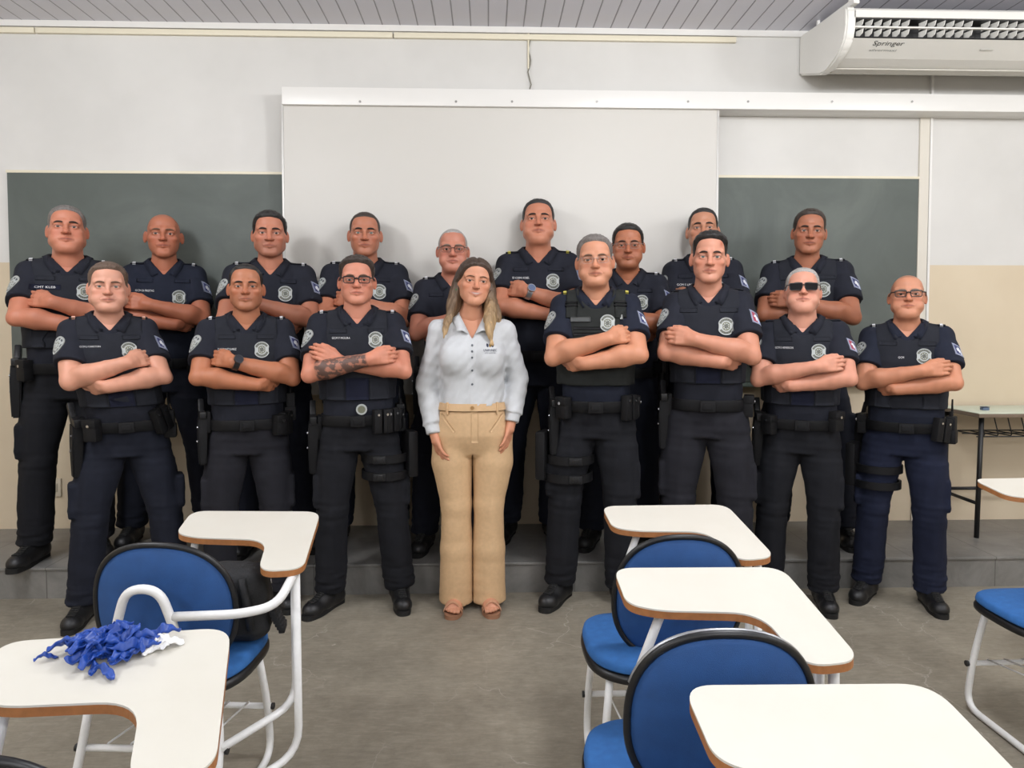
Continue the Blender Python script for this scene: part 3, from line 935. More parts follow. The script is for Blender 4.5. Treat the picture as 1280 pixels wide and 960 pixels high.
    def thigh_rig(s, m, sg, z=.70, pouches=2, buckles=True):
        """straps round the thigh with a panel"""
        p = s.p; fx = p['fl'] if sg < 0 else p['fr']; K, An = s.leg(sg, fx, 0)
        mb = MB(); cx = K[0]*.5+sg*.05; g = p['thigh']
        for zz in (z, z-.085):
            t = (0.69-zz)/.19 if zz < .69 else 0
            c = (cx+(K[0]-cx)*max(t, 0), 0.0); r = .112*g
            rows = [[mb.b.verts.new((c[0]+rr*math.cos(k*math.pi/16), c[1]+rr*math.sin(k*math.pi/16), zz+dz)) for k in range(32)] for rr, dz in ((r-.004, -.020), (r+.006, -.020), (r+.006, .020), (r-.004, .020))]
            for i in range(4):
                A, B = rows[i], rows[(i+1) % 4]
                for k in range(32): mb._face([A[k], A[(k+1) % 32], B[(k+1) % 32], B[k]], True)
        o = s.putm('thigh_strap', mb, m)
        k = MB(); M = Matrix.Translation((cx+sg*.118*g, -.02, z+.03)) @ Matrix.Rotation(-sg*1.3, 4, 'Z')
        k.box((-.06, -.02, -.13), (.06, .03, .10), .012, M)
        s.putm('leg_panel', k, m, o)
        if buckles:
            for zz in (z, z-.085):
                b = MB(); M = Matrix.Translation((cx-sg*.03, -.112*g, zz)); b.box((-.030, -.012, -.018), (.030, .008, .018), .004, M); b.box((-.012, -.016, -.012), (.016, .0, .012), .003, M)
                s.putm('clip', b, M_GUN, o)
    # ---- marks on the uniform
    def badge(s, x=.072, z=1.325, size=.074):
        def cell(i, j):
            if i >= 7: return 0
            if i >= 5: return (1 if j % 2 else 2) if 3 < j % 24 < 21 else 0
            if i == 4: return 0
            if i == 3: return 2
            if i == 2: return 0 if (j//3) % 2 else 2
            return 1 if (j//6) % 2 else 2
        V, F, MI = decal(s.vb, (x, 0, z), (0, 1, 0), (0, 0, 1), size, size*1.06, .0045, 48, 8, True, .15, cell)
        s.put('badge', V, F, [M_SILVER, M_BADGE_DARK, M_BADGE_MID], mi=MI)
    def sleeve_marks(s, right='blue', left=True, epaulette=True):
        for side, q in s.A.items():
            sg = q['s']; S_, E_ = Vector(q['S']), Vector(q['E']); ax = (E_-S_).normalized()
            c = S_+(E_-S_)*.22
            if side == 'L' and left:
                d = Vector((.82, .55, 0)); c2 = S_+(E_-S_)*.26+Vector((-.045, -.045, 0))
                def cell(i, j): return 0 if i >= 4 else (1 if i == 3 and j % 3 else (2 if i in (1,) and j % 4 < 2 else 0))
                V, F, MI = decal(s.sb, c2, d, -ax, .070, .088, .003, 28, 5, True, .0, cell)
                s.put('shoulder_patch', V, F, [M_SILVER, M_BADGE_DARK, M_BADGE_MID], mi=MI)
            if side == 'R' and right:
                d = Vector((-.72, .69, 0)); c2 = S_+(E_-S_)*.26+Vector((.045, -.05, 0))
                pat = ["00000000", "01111110", "01122110", "01222210", "01222230", "01123230", "01112330", "00000000"] if right == 'blue' else ["00000000", "04441110", "04422110", "04222210", "04422230", "04423230", "04442330", "00000000"]
                V, F, MI = decal(s.sb, c2, d, -ax, .056, .062, .003, 8, 8, False, 0, lambda i, j: int(pat[7-j][i]))
                s.put('flag_patch', V, F, [M_PATCH_LIGHT, M_PATCH_BLUE, M_PATCH_WHITE, M_PATCH_SKY, M_PATCH_RED], mi=MI)
            if epaulette:
                V, F, MI = decal(s.sb, (sg*(abs(S_.x)-.035), .012, 1.46), (0, 0, -1), (0, 1, 0), .105, .048, .006, 8, 4)
                e = s.put('epaulette', V, F, s.shirtm)
                if epaulette != 'plain':
                    col = M_PATCH_WHITE if epaulette is True else epaulette
                    V, F, MI = decal(s.sb, (sg*(abs(S_.x)+.000), -.004, 1.46), (0, 0, -1), (0, 1, 0), .014, .030, .009, 3, 3)
                    s.put('rank_slide', V, F, col, e)
    def name_tape(s, txt, x=-.090, z=1.335, w=.085, h=.0105, tilt=.0, patch=None):
        if patch:
            V, F, MI = decal(s.vb, (x, 0, z), (0, 1, 0), (0, 0, 1), w*1.5, h*2.2, .003, 8, 3); s.put('name_patch', V, F, patch)
        V, F = text_on(s.vb, txt, (x, 0, z), (0, 1, 0), (tilt, 0, 1), w, h, .0075 if patch else .005)
        s.put('name_lettering', V, F, M_LETTER, smooth=False)
    def flap(s, x, z, w=.075, h=.022, m=None, th=.004, name='pocket_flap'):
        V, F, MI = decal(s.vb, (x, 0, z), (0, 1, 0), (0, 0, 1), w, h, th, 8, 4); return s.put(name, V, F, m or s.vestm)
    def watch(s, side, m, face, big=1.0, name='wristwatch', pos=.92, r=None):
        q = s.A[side]; E_, W_ = Vector(q['E']), Vector(q['W']); d = (W_-E_).normalized()
        c = E_+(W_-E_)*pos; r = r or .0335*s.p.get('armw', 1.0)
        a = d.cross(Vector((0, 0, 1))).normalized(); b = d.cross(a).normalized()
        mb = MB(); rows = []
        for off, rr in ((-.011*big, r-.004), (-.011*big, r+.004), (.011*big, r+.004), (.011*big, r-.004)):
            rows.append([mb.b.verts.new(c+d*off+a*rr*math.cos(k*math.pi/14)+b*rr*math.sin(k*math.pi/14)) for k in range(28)])
        for i in range(4):
            A, B = rows[i], rows[(i+1) % 4]
            for k in range(28): mb._face([A[k], A[(k+1) % 28], B[(k+1) % 28], B[k]], True)
        o = s.putm(name, mb, m)
        f = MB(); nrm = Vector((0, -.85, .53)); nrm = (nrm-d*nrm.dot(d)).normalized(); pc = c+nrm*(r+.002)
        f.tube([pc, pc+nrm*.009], .019*big, 20); s.putm('watch_case', f, m, o)
        f = MB(); f.tube([pc+nrm*.0085, pc+nrm*.0100], .0155*big, 20); s.putm('watch_face', f, face, o)

_BOOT = {}
def boot_mesh():
    if 'b' not in _BOOT:
        fd = Field((-.08, -.23, .0), (.08, .12, .20), .0055)
        fd.cone((0, .035, .06), (0, .04, .175), .050, .054, .02); fd.cone((0, .025, .050), (0, -.135, .030), .050, .044, .03)
        fd.ell((0, -.15, .040), (.047, .056, .042), .02); fd.ell((0, .062, .045), (.041, .036, .05), .02); fd.ell((0, -.05, .06), (.040, .07, .045), .03)
        fd.cut(lambda X, Y, Z: f32(.018)-Z); fd.cut(lambda X, Y, Z: Z-f32(.185))
        V, F = fd.mesh(); _BOOT['b'] = (relax(V, F, 1, .4), F)
    return _BOOT['b']
def sole_mesh():
    if 's' not in _BOOT:
        poly = round_poly([(-.040, .095), (.040, .095), (.034, .0), (.050, -.12), (.030, -.212), (-.030, -.212), (-.050, -.12), (-.034, .0)], [.035, .035, .05, .06, .03, .03, .06, .05], 6)
        mb = MB(); mb.prism(poly, 0.0, .026); bmesh.ops.recalc_face_normals(mb.b, faces=mb.b.faces[:]); mb.b.verts.index_update()
        _BOOT['s'] = (np.array([tuple(v.co) for v in mb.b.verts]), [tuple(v.index for v in f.verts) for f in mb.b.faces]); mb.b.free()
    return _BOOT['s']
def lace_mesh():
    if 'l' not in _BOOT:
        V, F = boot_mesh(); bv = bvh_of(V, F); mb = MB()
        for i in range(6):
            y = -.085+i*.021
            def on(x, y):
                q, n = shoot(bv, (x, y-.25, .22+.0), (0, .78, -.62)); return (q+Vector((0, -.003, .003))) if q is not None else Vector((x, y, .12))
            mb.tube([on(-.020, y), on(0, y+.004), on(.020, y+.010)], .0035, 6); mb.tube([on(.020, y), on(0, y+.004), on(-.020, y+.010)], .0035, 6)
        bmesh.ops.recalc_face_normals(mb.b, faces=mb.b.faces[:]); mb.b.verts.index_update()
        _BOOT['l'] = (np.array([tuple(v.co) for v in mb.b.verts]), [tuple(v.index for v in f.verts) for f in mb.b.faces]); mb.b.free()
    return _BOOT['l']

# shared materials for the people
M_SKIN = mat('skin', (1, 1, 1, 1), .48, attr='tint', sss=.12, bump=.12, bscale=420, spec=.4)
M_EYEW = mat('eye_white', (.46, .42, .39, 1), .25); M_PUPIL = mat('pupil', (.004, .004, .004, 1), .12)
M_IRIS_D = mat('iris_brown', (.035, .016, .007, 1), .2); M_IRIS_L = mat('iris_grey', (.10, .12, .10, 1), .2)
M_SOLE = mat('rubber_sole', (.006, .006, .006, 1), .7); M_LACE = mat('lace', (.010, .010, .010, 1), .8)
M_BOOT = mat('black_leather', (.009, .009, .010, 1), .42, bump=.3, bscale=120)
M_KIT = mat('black_nylon', (.007, .007, .008, 1), .6, bump=.3, bscale=300, spec=.22); M_GUN = mat('black_polymer', (.011, .011, .012, 1), .38, spec=.35)
M_STEEL = mat('snap_steel', (.55, .56, .58, 1), .25, 1.0)
M_SILVER = mat('badge_silver', lin(168, 172, 170), .5); M_BADGE_DARK = mat('badge_grey', lin(60, 64, 68), .5); M_BADGE_MID = mat('badge_gold_green', lin(104, 106, 88), .5)
M_PATCH_LIGHT = mat('patch_border', lin(140, 146, 168), .7); M_PATCH_BLUE = mat('patch_blue', lin(38, 44, 92), .7); M_PATCH_WHITE = mat('patch_white', lin(214, 216, 220), .7)
M_PATCH_SKY = mat('patch_sky', lin(120, 140, 190), .7); M_PATCH_RED = mat('patch_red', lin(150, 50, 72), .7)
M_LETTER = mat('letter_white', lin(214, 214, 214), .7)
class Woman(Person):
    def hair_long(s, m):
        p = s.p; h = .0034
        fd = Field((-.19, -.16, 1.20), (.19, .17, 1.78), h)
        src = s.headD; hf = s.hf
        # resample the skull onto the larger grid
        X, Y, Z = fd.grids()
        ix = [np.clip(np.rint((fd.ax[i]-hf.lo[i])/hf.h).astype(int), 0, hf.n[i]-1) for i in range(3)]
        Dk = src[np.ix_(*ix)]
        outside = ((X < hf.ax[0][0]) | (X > hf.ax[0][-1]) | (Y < hf.ax[1][0]) | (Y > hf.ax[1][-1]) | (Z > hf.ax[2][-1]) | (Z < 1.50))
        Dk = np.where(outside, .5, Dk)
        x, y, z = X, Y+f32(.005), Z-f32(HZ)
        yl = -.050-.050*np.clip((z-.03)/.06, 0, 1)+.018*np.exp(-(x/.012)**2)*0-.30*np.maximum(z-.088, 0)
        yl = np.where(z < .03, -.050+(.03-z)*1.3, yl)
        g = np.minimum(y-yl, z+.10)
        t = .014*(1-.45*np.exp(-(x/.007)**2)*sstep(.06, .10, z))
        t = t*(1+.16*wob(X, Y, Z, 20, 340, 25, 1))
        fd.D = np.where(g > -.012, Dk-(t*sstep(-.001, .012, g)-.002).astype(f32), .5).astype(f32)
        def lock(pts, r, k=.016):
            P = fillet(pts, .2, 4)
            for i in range(len(P)-1):
                u = i/(len(P)-1); u2 = (i+1)/(len(P)-1)
                f = lambda q: r*(.75+.45*math.sin(min(1, q*1.25)*math.pi*.8))*(1 if q < .82 else 1-.65*(q-.82)/.18)
                fd.cone(P[i], P[i+1], f(u), f(u2), k)
        o = lambda a, b, c: (a, b, HZ+c)
        for sg in (-1, 1):
            lock([o(sg*.055, .02, .080), o(sg*.076, .022, .02), o(sg*.082, .030, -.06), o(sg*.090, .030, -.14), o(sg*.098, .020, -.20)], .022)
            lock([o(sg*.035, .060, .08), o(sg*.062, .066, 0), o(sg*.074, .066, -.09), o(sg*.088, .055, -.18), o(sg*.092, .045, -.23)], .034)
        # image right: locks falling in front of the shoulder
        lock([o(.070, .004, .04), o(.079, -.014, -.05), o(.080, -.060, -.14), o(.082, -.100, -.22), o(.092, -.132, -.300)], .017)
        lock([o(.074, .010, .03), o(.086, -.004, -.06), o(.098, -.045, -.15), o(.104, -.085, -.225)], .016)
        lock([o(.076, .02, .0), o(.100, .012, -.09), o(.122, -.01, -.16), o(.130, -.03, -.21)], .017)
        lock([o(-.074, .012, .03), o(-.086, .008, -.07), o(-.106, -.02, -.15), o(-.126, -.070, -.215), o(-.136, -.100, -.27)], .011)
        lock([o(-.076, .02, .0), o(-.098, .018, -.09), o(-.118, .0, -.16)], .017)
        X, Y, Z = fd.grids()
        low = sstep(.05, -.06, Z-f32(HZ))
        fd.D = fd.D+(f32(.0034)*wob(X, Y, Z, 210, 210, 14, 2)*low+f32(.0022)*wob(X, Y, Z, 420, 420, 20, 5)*low).astype(f32)
        fd.D = np.maximum(fd.D, np.where(Dk < -.012, .01, -.5)).astype(f32)
        V, F = fd.mesh(); V = relax(V, F, 1, .3)
        zz = (V[:, 2]-HZ)[:, None]
        c0, c1, c2 = np.array(lin(64, 48, 38)[:3]), np.array(lin(108, 86, 64)[:3]), np.array(lin(176, 146, 104)[:3])
        a = sstep(.04, -.10, zz); b = sstep(-.12, -.28, zz)
        col = c0*(1-a)+c1*a; col = col*(1-b)+c2*b
        fr = sstep(-.02, -.08, V[:, 1:2])*sstep(.0, -.1, zz)*(V[:, :1] > 0); col = col*(1-.5*fr)+c2*.5*fr
        st = .30*wob(V[:, 0], V[:, 1], V[:, 2], 330, 330, 16, 3)[:, None]; col = col*(1+st)
        ob = s.put('hair', V, F, m, head=True); color_attr(ob, np.clip(col, 0, 1))
        return ob
    def blouse(s, m):
        p = s.p; fd = Field((-.38, -.30, .80), (.38, .24, 1.56), .0062)
        fd.loft([r for r in profile(p, .012) if r[0] >= 1.0], .02)
        for sg in (-1, 1): fd.ell((sg*.078, -.098, 1.262), (.074, .052, .075), .045)
        for q in s.A.values():
            S_, E_, W_ = [np.array(q[k]) for k in 'SEW']
            fd.cone((S_[0]*.35, .022, 1.424), S_+np.array([0, 0, .003]), .040, .058, .03)
            fd.cone(S_, E_, .060, .056, .02); _cut_cone(fd, E_, E_+(W_-E_)*.80, .056, .050, .02)
            d = (W_-E_)/np.linalg.norm(W_-E_)
            fd2 = None
            _cut_cone(fd, E_+(W_-E_)*.72, W_-d*.005, .0415, .0405, .006)
        X, Y, Z = fd.grids()
        side = sstep(.13, .20, np.abs(X))
        fd.D = (fd.D+f32(.0035)*wob(X, Y, Z, 40, 30, 26, 1)*(1-side*.3)+f32(.0030)*wob(X, Y, Z, 55, 35, 48, 4)*side+f32(.0026)*wob(X, Y, Z, 75, 50, 60, 6)).astype(f32)
        # placket
        fd.D = np.where((np.abs(X) < .016) & (Y < -.02), fd.D-f32(.0022), fd.D).astype(f32)
        wedge = np.maximum((np.abs(X)-(Z-f32(1.350))*f32(.50))*f32(.85), Y)
        neck = np.maximum(np.sqrt(X*X+(Y-f32(.024))**2)-f32(.062), f32(1.43)-Z)
        fd.D = np.maximum(fd.D, -np.minimum(wedge, neck)).astype(f32)
        V, F = fd.mesh(); V = relax(V, F, 1, .3)
        o = s.put('shirt', V, F, m); s.shirtV, s.shirtF = V, F; s.sb = s.vb = bvh_of(V, F)
        # open collar: one leaf each side of the V
        for sg in (-1, 1):
            n = 16; rows = []
            for i in range(n+1):
                u = i/n; a = math.radians(175*(1-u))      # from the back to the front
                st = math.sin(a) if u < .55 else math.sin(a)
                r0 = .066
                t = math.pi*(1-u*.86)                     # angle from the front (0) to the back (pi)
                ix, iy = r0*math.sin(t), .024-r0*math.cos(t)
                iz = 1.492-.045*u
                if u > .6:
                    k = (u-.6)/.4; ix = ix*(1-k)+k*.018; iz = iz*(1-k)+k*1.378; iy = iy*(1-k)+k*-.10
                ox, oy = (r0+.036)*math.sin(t), .024-(r0+.036)*math.cos(t); oz = 1.462-.02*u
                if u > .6: ox = ox*(1-k)+k*.078; oz = oz*(1-k)+k*1.392; oy = oy*(1-k)+k*-.11
                def lay(x, y, z, up):
                    if u > .45:
                        q, nn = shoot(s.sb, (sg*x, -.4, z), (0, 1, 0))
                        if q is not None and abs(q.y-y) < .09: return (sg*x, min(q.y-up, y), z)
                    else:
                        q, nn = shoot(s.sb, (sg*x, y, 1.6), (0, 0, -1))
                        if q is not None and up < .009: return (sg*x, y, q.z+up)
                    return (sg*x, y, z)
                rows.append((lay(ix, iy, iz, .016), lay((ix+ox)/2, (iy+oy)/2, (iz+oz)/2+.010, .013), lay(ox, oy, oz, .006)))
            V = [q for r in rows for q in r]; F = []; k = len(V)
            V += [(a, b+.003, c-.003) for a, b, c in V]
            for i in range(n):
                for j in range(2):
                    a = i*3+j; F += [(a, a+1, a+4, a+3), (k+a, k+a+3, k+a+4, k+a+1)]
                F += [(i*3, i*3+3, k+i*3+3, k+i*3), (i*3+2, k+i*3+2, k+i*3+5, i*3+5)]
            F += [(0, k, k+1, 1), (1, k+1, k+2, 2), (n*3, n*3+1, k+n*3+1, k+n*3), (n*3+1, n*3+2, k+n*3+2, k+n*3+1)]
            c = s.put('collar', V, F, m, o)
            bm = bmesh.new(); bm.from_mesh(c.data); bmesh.ops.recalc_face_normals(bm, faces=bm.faces[:]); bm.to_mesh(c.data); bm.free()
        return o
    def foot(s, fx, turn):
        fd = Field((-.07, -.19, .0), (.07, .10, .16), .0042)
        fd.cone((0, .045, .13), (0, .040, .05), .034, .032, .02); fd.ell((0, .055, .044), (.030, .034, .030), .02)
        fd.cone((0, .03, .055), (0, -.085, .036), .032, .026, .03); fd.ell((0, -.085, .034), (.042, .040, .018), .02)
        for i, (x, y, r) in enumerate(((-.030, -.142, .0115), (-.012, -.146, .0095), (.003, -.140, .009), (.017, -.131, .0085), (.030, -.118, .008))):
            fd.cone((x*.9, -.095, .034), (x, y, .028), r, r*.95, .004)
        V, F = fd.mesh(); a = math.radians(turn); R = np.array([[math.cos(a), -math.sin(a), 0], [math.sin(a), math.cos(a), 0], [0, 0, 1]])
        if fx < 0: V = V*np.array([-1, 1, 1], dtype=f32); F = F[:, ::-1]
        return (V @ R.T.astype(f32)+np.array([fx, .0, .006], dtype=f32)).astype(f32), F
    def sandals(s, m, sole):
        for fx, turn in ((s.p['fl'], -8), (s.p['fr'], 8)):
            M = Matrix.Translation((fx, 0, 0)) @ Matrix.Rotation(math.radians(turn), 4, 'Z')
            mb = MB(); poly = round_poly([(-.032, .092), (.032, .092), (.034, 0), (.048, -.10), (.026, -.165), (-.026, -.165), (-.048, -.10), (-.034, 0)], [.03]*8, 5)
            mb.prism(poly, 0, .020, f=lambda x, y, z: M @ Vector((x, y, z)))
            o = s.putm('sandal', mb, sole)
            for y0, y1 in ((-.075, -.105), (-.105, -.072)):
                k = MB(); P = []
                for i in range(9):
                    t = i/8; x = -.046+.092*t; P.append(M @ Vector((x, y0+(y1-y0)*t-.01, .020+.042*math.sin(t*math.pi)**.7)))
                W = []
                for q in P: W.append((q+Vector((0, -.012, .001)), q+Vector((0, .012, .004)), q+Vector((0, .012, .007)), q+Vector((0, -.012, .004))))
                R = [[k.b.verts.new(v) for v in w] for w in W]
                for A, B in zip(R, R[1:]):
                    for i in range(4): k._face([A[i], A[(i+1) % 4], B[(i+1) % 4], B[i]], True)
                k._face(R[0]); k._face(R[-1]); s.putm('strap', k, m, o)

def make_woman():
    prof = [(.72, .150, .100, .012), (.80, .182, .122, .014), (.88, .188, .128, .012), (.96, .172, .122, .004), (1.03, .150, .112, .0), (1.10, .146, .108, .0),
            (1.20, .150, .108, -.002), (1.28, .156, .108, .002), (1.36, .160, .094, .012), (1.41, .130, .074, .020), (1.45, .080, .058, .026), (1.49, .052, .05, .03)]
    arms = {'L': dict(S=(-.158, .012, 1.385), E=(-.222, .035, 1.125), W=(-.185, -.060, .880), d=(.28, -.30, -.9), n=(.85, .45, .15), s=-1, thumb=-1, curl=(.25, .35, .3)),
            'R': dict(S=(.158, .012, 1.385), E=(.226, .040, 1.150), W=(.190, -.055, .935), d=(-.22, -.30, -.9), n=(-.85, .45, .15), s=1, thumb=1, curl=(.15, .25, .2))}
    w = Woman(590, 321, 3.44, 0.0, 'smiling woman in pale grey shirt and beige flared trousers, long fair-tipped hair', prof=prof, arms=arms, armlo=.74, w=1.02, jaw=.86, nk=.80, armw=.74, hands=.86,
              hyaw=6, hroll=5, hpitch=2, fl=-.082, fr=.078, smile=1.0, nose=.85, brow=.6, thigh=.96, turnl=-8, turnr=8, htop=.016, lipc=(.46, .16, .14))
    f1 = w.foot(-.082, -8); f2 = w.foot(.078, 8)
    w.body(lin(212, 160, 134), extra=[f1, f2])
    w.brows(mat('brow_brown', lin(96, 66, 48), .8), .0048); w.eyes(M_IRIS_D)
    w.hair_long(mat('long_hair', (1, 1, 1, 1), .48, attr='tint', bump=.5, bscale=90, stretch=(6, 6, .4)))
    m = mat('grey_shirt_cloth', lin(192, 194, 196), .62, noise=.03, nscale=40, bump=.15, bscale=500)
    sh = w.blouse(m); w.shirtm = m
    for z in (1.322, 1.293, 1.264, 1.202, 1.135):
        V, F, MI = decal(w.sb, (0, 0, z), (0, 1, 0), (0, 0, 1), .0105, .0105, .003, 12, 2, True); w.put('button', V, F, mat('button_dark', lin(92, 96, 104), .4), sh)
    tr = mat('beige_twill', lin(202, 168, 128), .72, noise=.05, nscale=60, bump=.15, bscale=600)
    w.p['thigh'] = .94
    t = w.trousers(tr, hem=.088, knee=.074, hip=.112, pocket=False, z1=1.035, zhem=.030, flare=True, seed=3, fold=.22)
    wb = MB(); rows = []
    for zz, off in ((1.005, .006), (1.005, .016), (1.040, .015), (1.040, .005)): rows.append([wb.b.verts.new(q) for q in w.ring_at(zz, off)])
    for i in range(4):
        A, B = rows[i], rows[(i+1) % 4]
        for k in range(64): wb._face([A[k], A[(k+1) % 64], B[(k+1) % 64], B[k]], True)
    w.putm('waistband', wb, tr, t)
    w.beltz = 1.02
    V, F, MI = decal(w.tb, (.012, 0, .925), (0, 1, 0), (0, 0, 1), .034, .15, .0025, 4, 10); w.put('fly', V, F, tr, t)
    for sg in (-1, 1):
        V, F, MI = decal(w.tb, (sg*.118, 0, .945), (0, 1, 0), (sg*.75, 0, 1), .012, .105, .0025, 2, 8); w.put('pocket_edge', V, F, tr, t)
    for d in (-42, 42, -88, 88):
        q, a = w.belt_point(d, 1.018, .013); b = MB(); M = Matrix.Translation(q) @ Matrix.Rotation(a, 4, 'Z')
        b.box((-.006, -.008, -.032), (.006, .002, .028), .002, M); w.putm('belt_loop', b, tr, t)
    q, a = w.belt_point(0, 1.022, .015); b = MB(); b.tube([q+Vector((0, .002, 0)), q+Vector((0, -.006, 0))], .009, 14); w.putm('waist_button', b, mat('brass_button', lin(176, 140, 96), .35, .6), t)
    w.sandals(mat('sandal_strap', lin(196, 148, 118), .55), mat('sandal_sole', lin(150, 108, 82), .6))
    for sg in (-1, 1):
        e = MB(); bmesh.ops.create_uvsphere(e.b, u_segments=10, v_segments=8, radius=.0055, matrix=Matrix.Translation((sg*.088, -.004, HZ-.042)))
        w.putm('earring', e, mat('earring_green', lin(70, 120, 70), .25), head=True)
    # emblem on the chest: two small leaves over the wordmark
    dk = mat('logo_navy', lin(46, 52, 74), .7); yl = mat('logo_ochre', lin(176, 140, 60), .7)
    for i, (dx, mm) in enumerate(((-.013, dk), (0.0, yl), (.013, dk))):
        V, F, MI = decal(w.sb, (.086+dx, 0, 1.322), (0, 1, 0), (.25*(i-1), 0, 1), .010, .017, .0022, 10, 2, True); w.put('logo_mark', V, F, mm, sh)
    V, F = text_on(w.sb, 'UNIFUNEC', (.086, 0, 1.300), (0, 1, 0), (0, 0, 1), .064, .0120, .003); w.put('logo_lettering', V, F, dk, sh, smooth=False)
    V, F = text_on(w.sb, 'CENTRO UNIVERSITARIO', (.086, 0, 1.287), (0, 1, 0), (0, 0, 1), .054, .0055, .003); w.put('logo_lettering', V, F, dk, sh, smooth=False)
    return w
# ------------------------------------------------------------------ the room
HP = 0.16                                   # height of the teacher's platform
YW = at_z(640, 655, HP)[1]                  # back wall
YE = 3.615                                  # front edge of the platform
CZ = at_Y(480, 33, YW)[2]                   # ceiling
XL, XR, YB = -4.3, 4.7, -4.2

def node_mat(name, rough=.6, spec=.5):
    m = bpy.data.materials.new(name); m.use_nodes = True
    nt = m.node_tree; p = nt.nodes['Principled BSDF']; p.inputs['Roughness'].default_value = rough; p.inputs['Specular IOR Level'].default_value = spec
    return m, nt.nodes, nt.links, p
def ramp(N, L, src, stops):
    r = N.new('ShaderNodeValToRGB'); e = r.color_ramp.elements
    while len(e) > 1: e.remove(e[-1])
    e[0].position, e[0].color = stops[0]
    for s, c in stops[1:]:
        k = e.new(s); k.color = c
    L.new(src, r.inputs['Fac']); return r.outputs['Color']
def mixrgb(N, L, f, a, b, typ='MIX'):
    x = N.new('ShaderNodeMix'); x.data_type = 'RGBA'; x.blend_type = typ
    if isinstance(f, float): x.inputs['Factor'].default_value = f
    else: L.new(f, x.inputs['Factor'])
    for s, v in ((x.inputs['A'], a), (x.inputs['B'], b)):
        if isinstance(v, tuple): s.default_value = v
        else: L.new(v, s)
    return x.outputs['Result']
def noise(N, L, scale, detail=6, vec=None, rough=.6, dist=0):
    n = N.new('ShaderNodeTexNoise'); n.inputs['Scale'].default_value = scale; n.inputs['Detail'].default_value = detail
    n.inputs['Roughness'].default_value = rough; n.inputs['Distortion'].default_value = dist
    if vec is not None: L.new(vec, n.inputs['Vector'])
    return n.outputs['Fac']

# floor: worn burnished concrete with hairline cracks
m, N, L, p = node_mat('burnished_concrete', .55, .35); g = N.new('ShaderNodeTexCoord').outputs['Object']
c1 = ramp(N, L, noise(N, L, 1.6, 8, g, .65, .4), [(.30, lin(116, 110, 98)), (.52, lin(140, 133, 118)), (.72, lin(164, 156, 140))])
c2 = ramp(N, L, noise(N, L, 14, 8, g, .75), [(.3, lin(112, 106, 94)), (.7, lin(168, 159, 142))])
mp_ = N.new('ShaderNodeMapping'); mp_.inputs['Scale'].default_value = (5, 22, 5); L.new(g, mp_.inputs['Vector'])
c3 = ramp(N, L, noise(N, L, 3.0, 9, mp_.outputs['Vector'], .72, .8), [(.34, lin(96, 90, 80)), (.50, lin(138, 131, 117)), (.66, lin(186, 178, 162))])
col = mixrgb(N, L, .20, mixrgb(N, L, .42, c1, c2), c3)
vo = N.new('ShaderNodeTexVoronoi'); vo.feature = 'DISTANCE_TO_EDGE'; vo.inputs['Scale'].default_value = 1.7
wv = N.new('ShaderNodeVectorMath'); wv.operation = 'ADD'
nz = N.new('ShaderNodeTexNoise'); nz.inputs['Scale'].default_value = 3.0; nz.inputs['Detail'].default_value = 6; L.new(g, nz.inputs['Vector'])
sc = N.new('ShaderNodeVectorMath'); sc.operation = 'SCALE'; sc.inputs['Scale'].default_value = .55; L.new(nz.outputs['Color'], sc.inputs[0])
L.new(g, wv.inputs[0]); L.new(sc.outputs['Vector'], wv.inputs[1]); L.new(wv.outputs['Vector'], vo.inputs['Vector'])
crk = ramp(N, L, vo.outputs['Distance'], [(0.0, (1, 1, 1, 1)), (.006, (0, 0, 0, 1))])
msk = ramp(N, L, noise(N, L, .9, 3, g), [(.46, (0, 0, 0, 1)), (.58, (1, 1, 1, 1))])
cm = mixrgb(N, L, 1.0, crk, msk, 'MULTIPLY')
col = mixrgb(N, L, cm, col, lin(176, 168, 156)); L.new(col, p.inputs['Base Color'])
L.new(ramp(N, L, noise(N, L, 5, 5, g), [(.3, (.38, .38, .38, 1)), (.7, (.62, .62, .62, 1))]), p.inputs['Roughness'])
M_FLOOR = m
# platform: dark grey stone-look tiles
m, N, L, p = node_mat('dark_tile', .38, .45); g = N.new('ShaderNodeTexCoord').outputs['Object']
c1 = ramp(N, L, noise(N, L, 5, 8, g, .7, .6), [(.3, lin(106, 105, 102)), (.7, lin(138, 136, 132))])
br = N.new('ShaderNodeTexBrick'); br.offset = 0; br.inputs['Scale'].default_value = 1.0; br.inputs['Mortar Size'].default_value = .003
br.inputs['Brick Width'].default_value = .45; br.inputs['Row Height'].default_value = .45; L.new(g, br.inputs['Vector'])
col = mixrgb(N, L, br.outputs['Fac'], c1, lin(96, 94, 90)); L.new(col, p.inputs['Base Color'])
M_TILE = m
# walls: off-white above a beige dado, cloudy touch-ups
def wall_mat(name, dado):
    m, N, L, p = node_mat(name, .62, .3); g = N.new('ShaderNodeTexCoord').outputs['Object']
    up = ramp(N, L, noise(N, L, 1.3, 4, g), [(.35, lin(207, 205, 201)), (.65, lin(215, 213, 209))])
    if dado:
        sp = N.new('ShaderNodeSeparateXYZ'); L.new(g, sp.inputs[0])
        lo = ramp(N, L, noise(N, L, 1.1, 4, g), [(.35, lin(208, 192, 166)), (.65, lin(216, 201, 176))])
        f = ramp(N, L, sp.outputs['Z'], [(0, (0, 0, 0, 1)), (1, (1, 1, 1, 1))])
        mth = N.new('ShaderNodeMath'); mth.operation = 'GREATER_THAN'; mth.inputs[1].default_value = DADO; L.new(sp.outputs['Z'], mth.inputs[0])
        col = mixrgb(N, L, mth.outputs[0], lo, up)
    else: col = up
    L.new(col, p.inputs['Base Color']); return m
DADO = 1.765
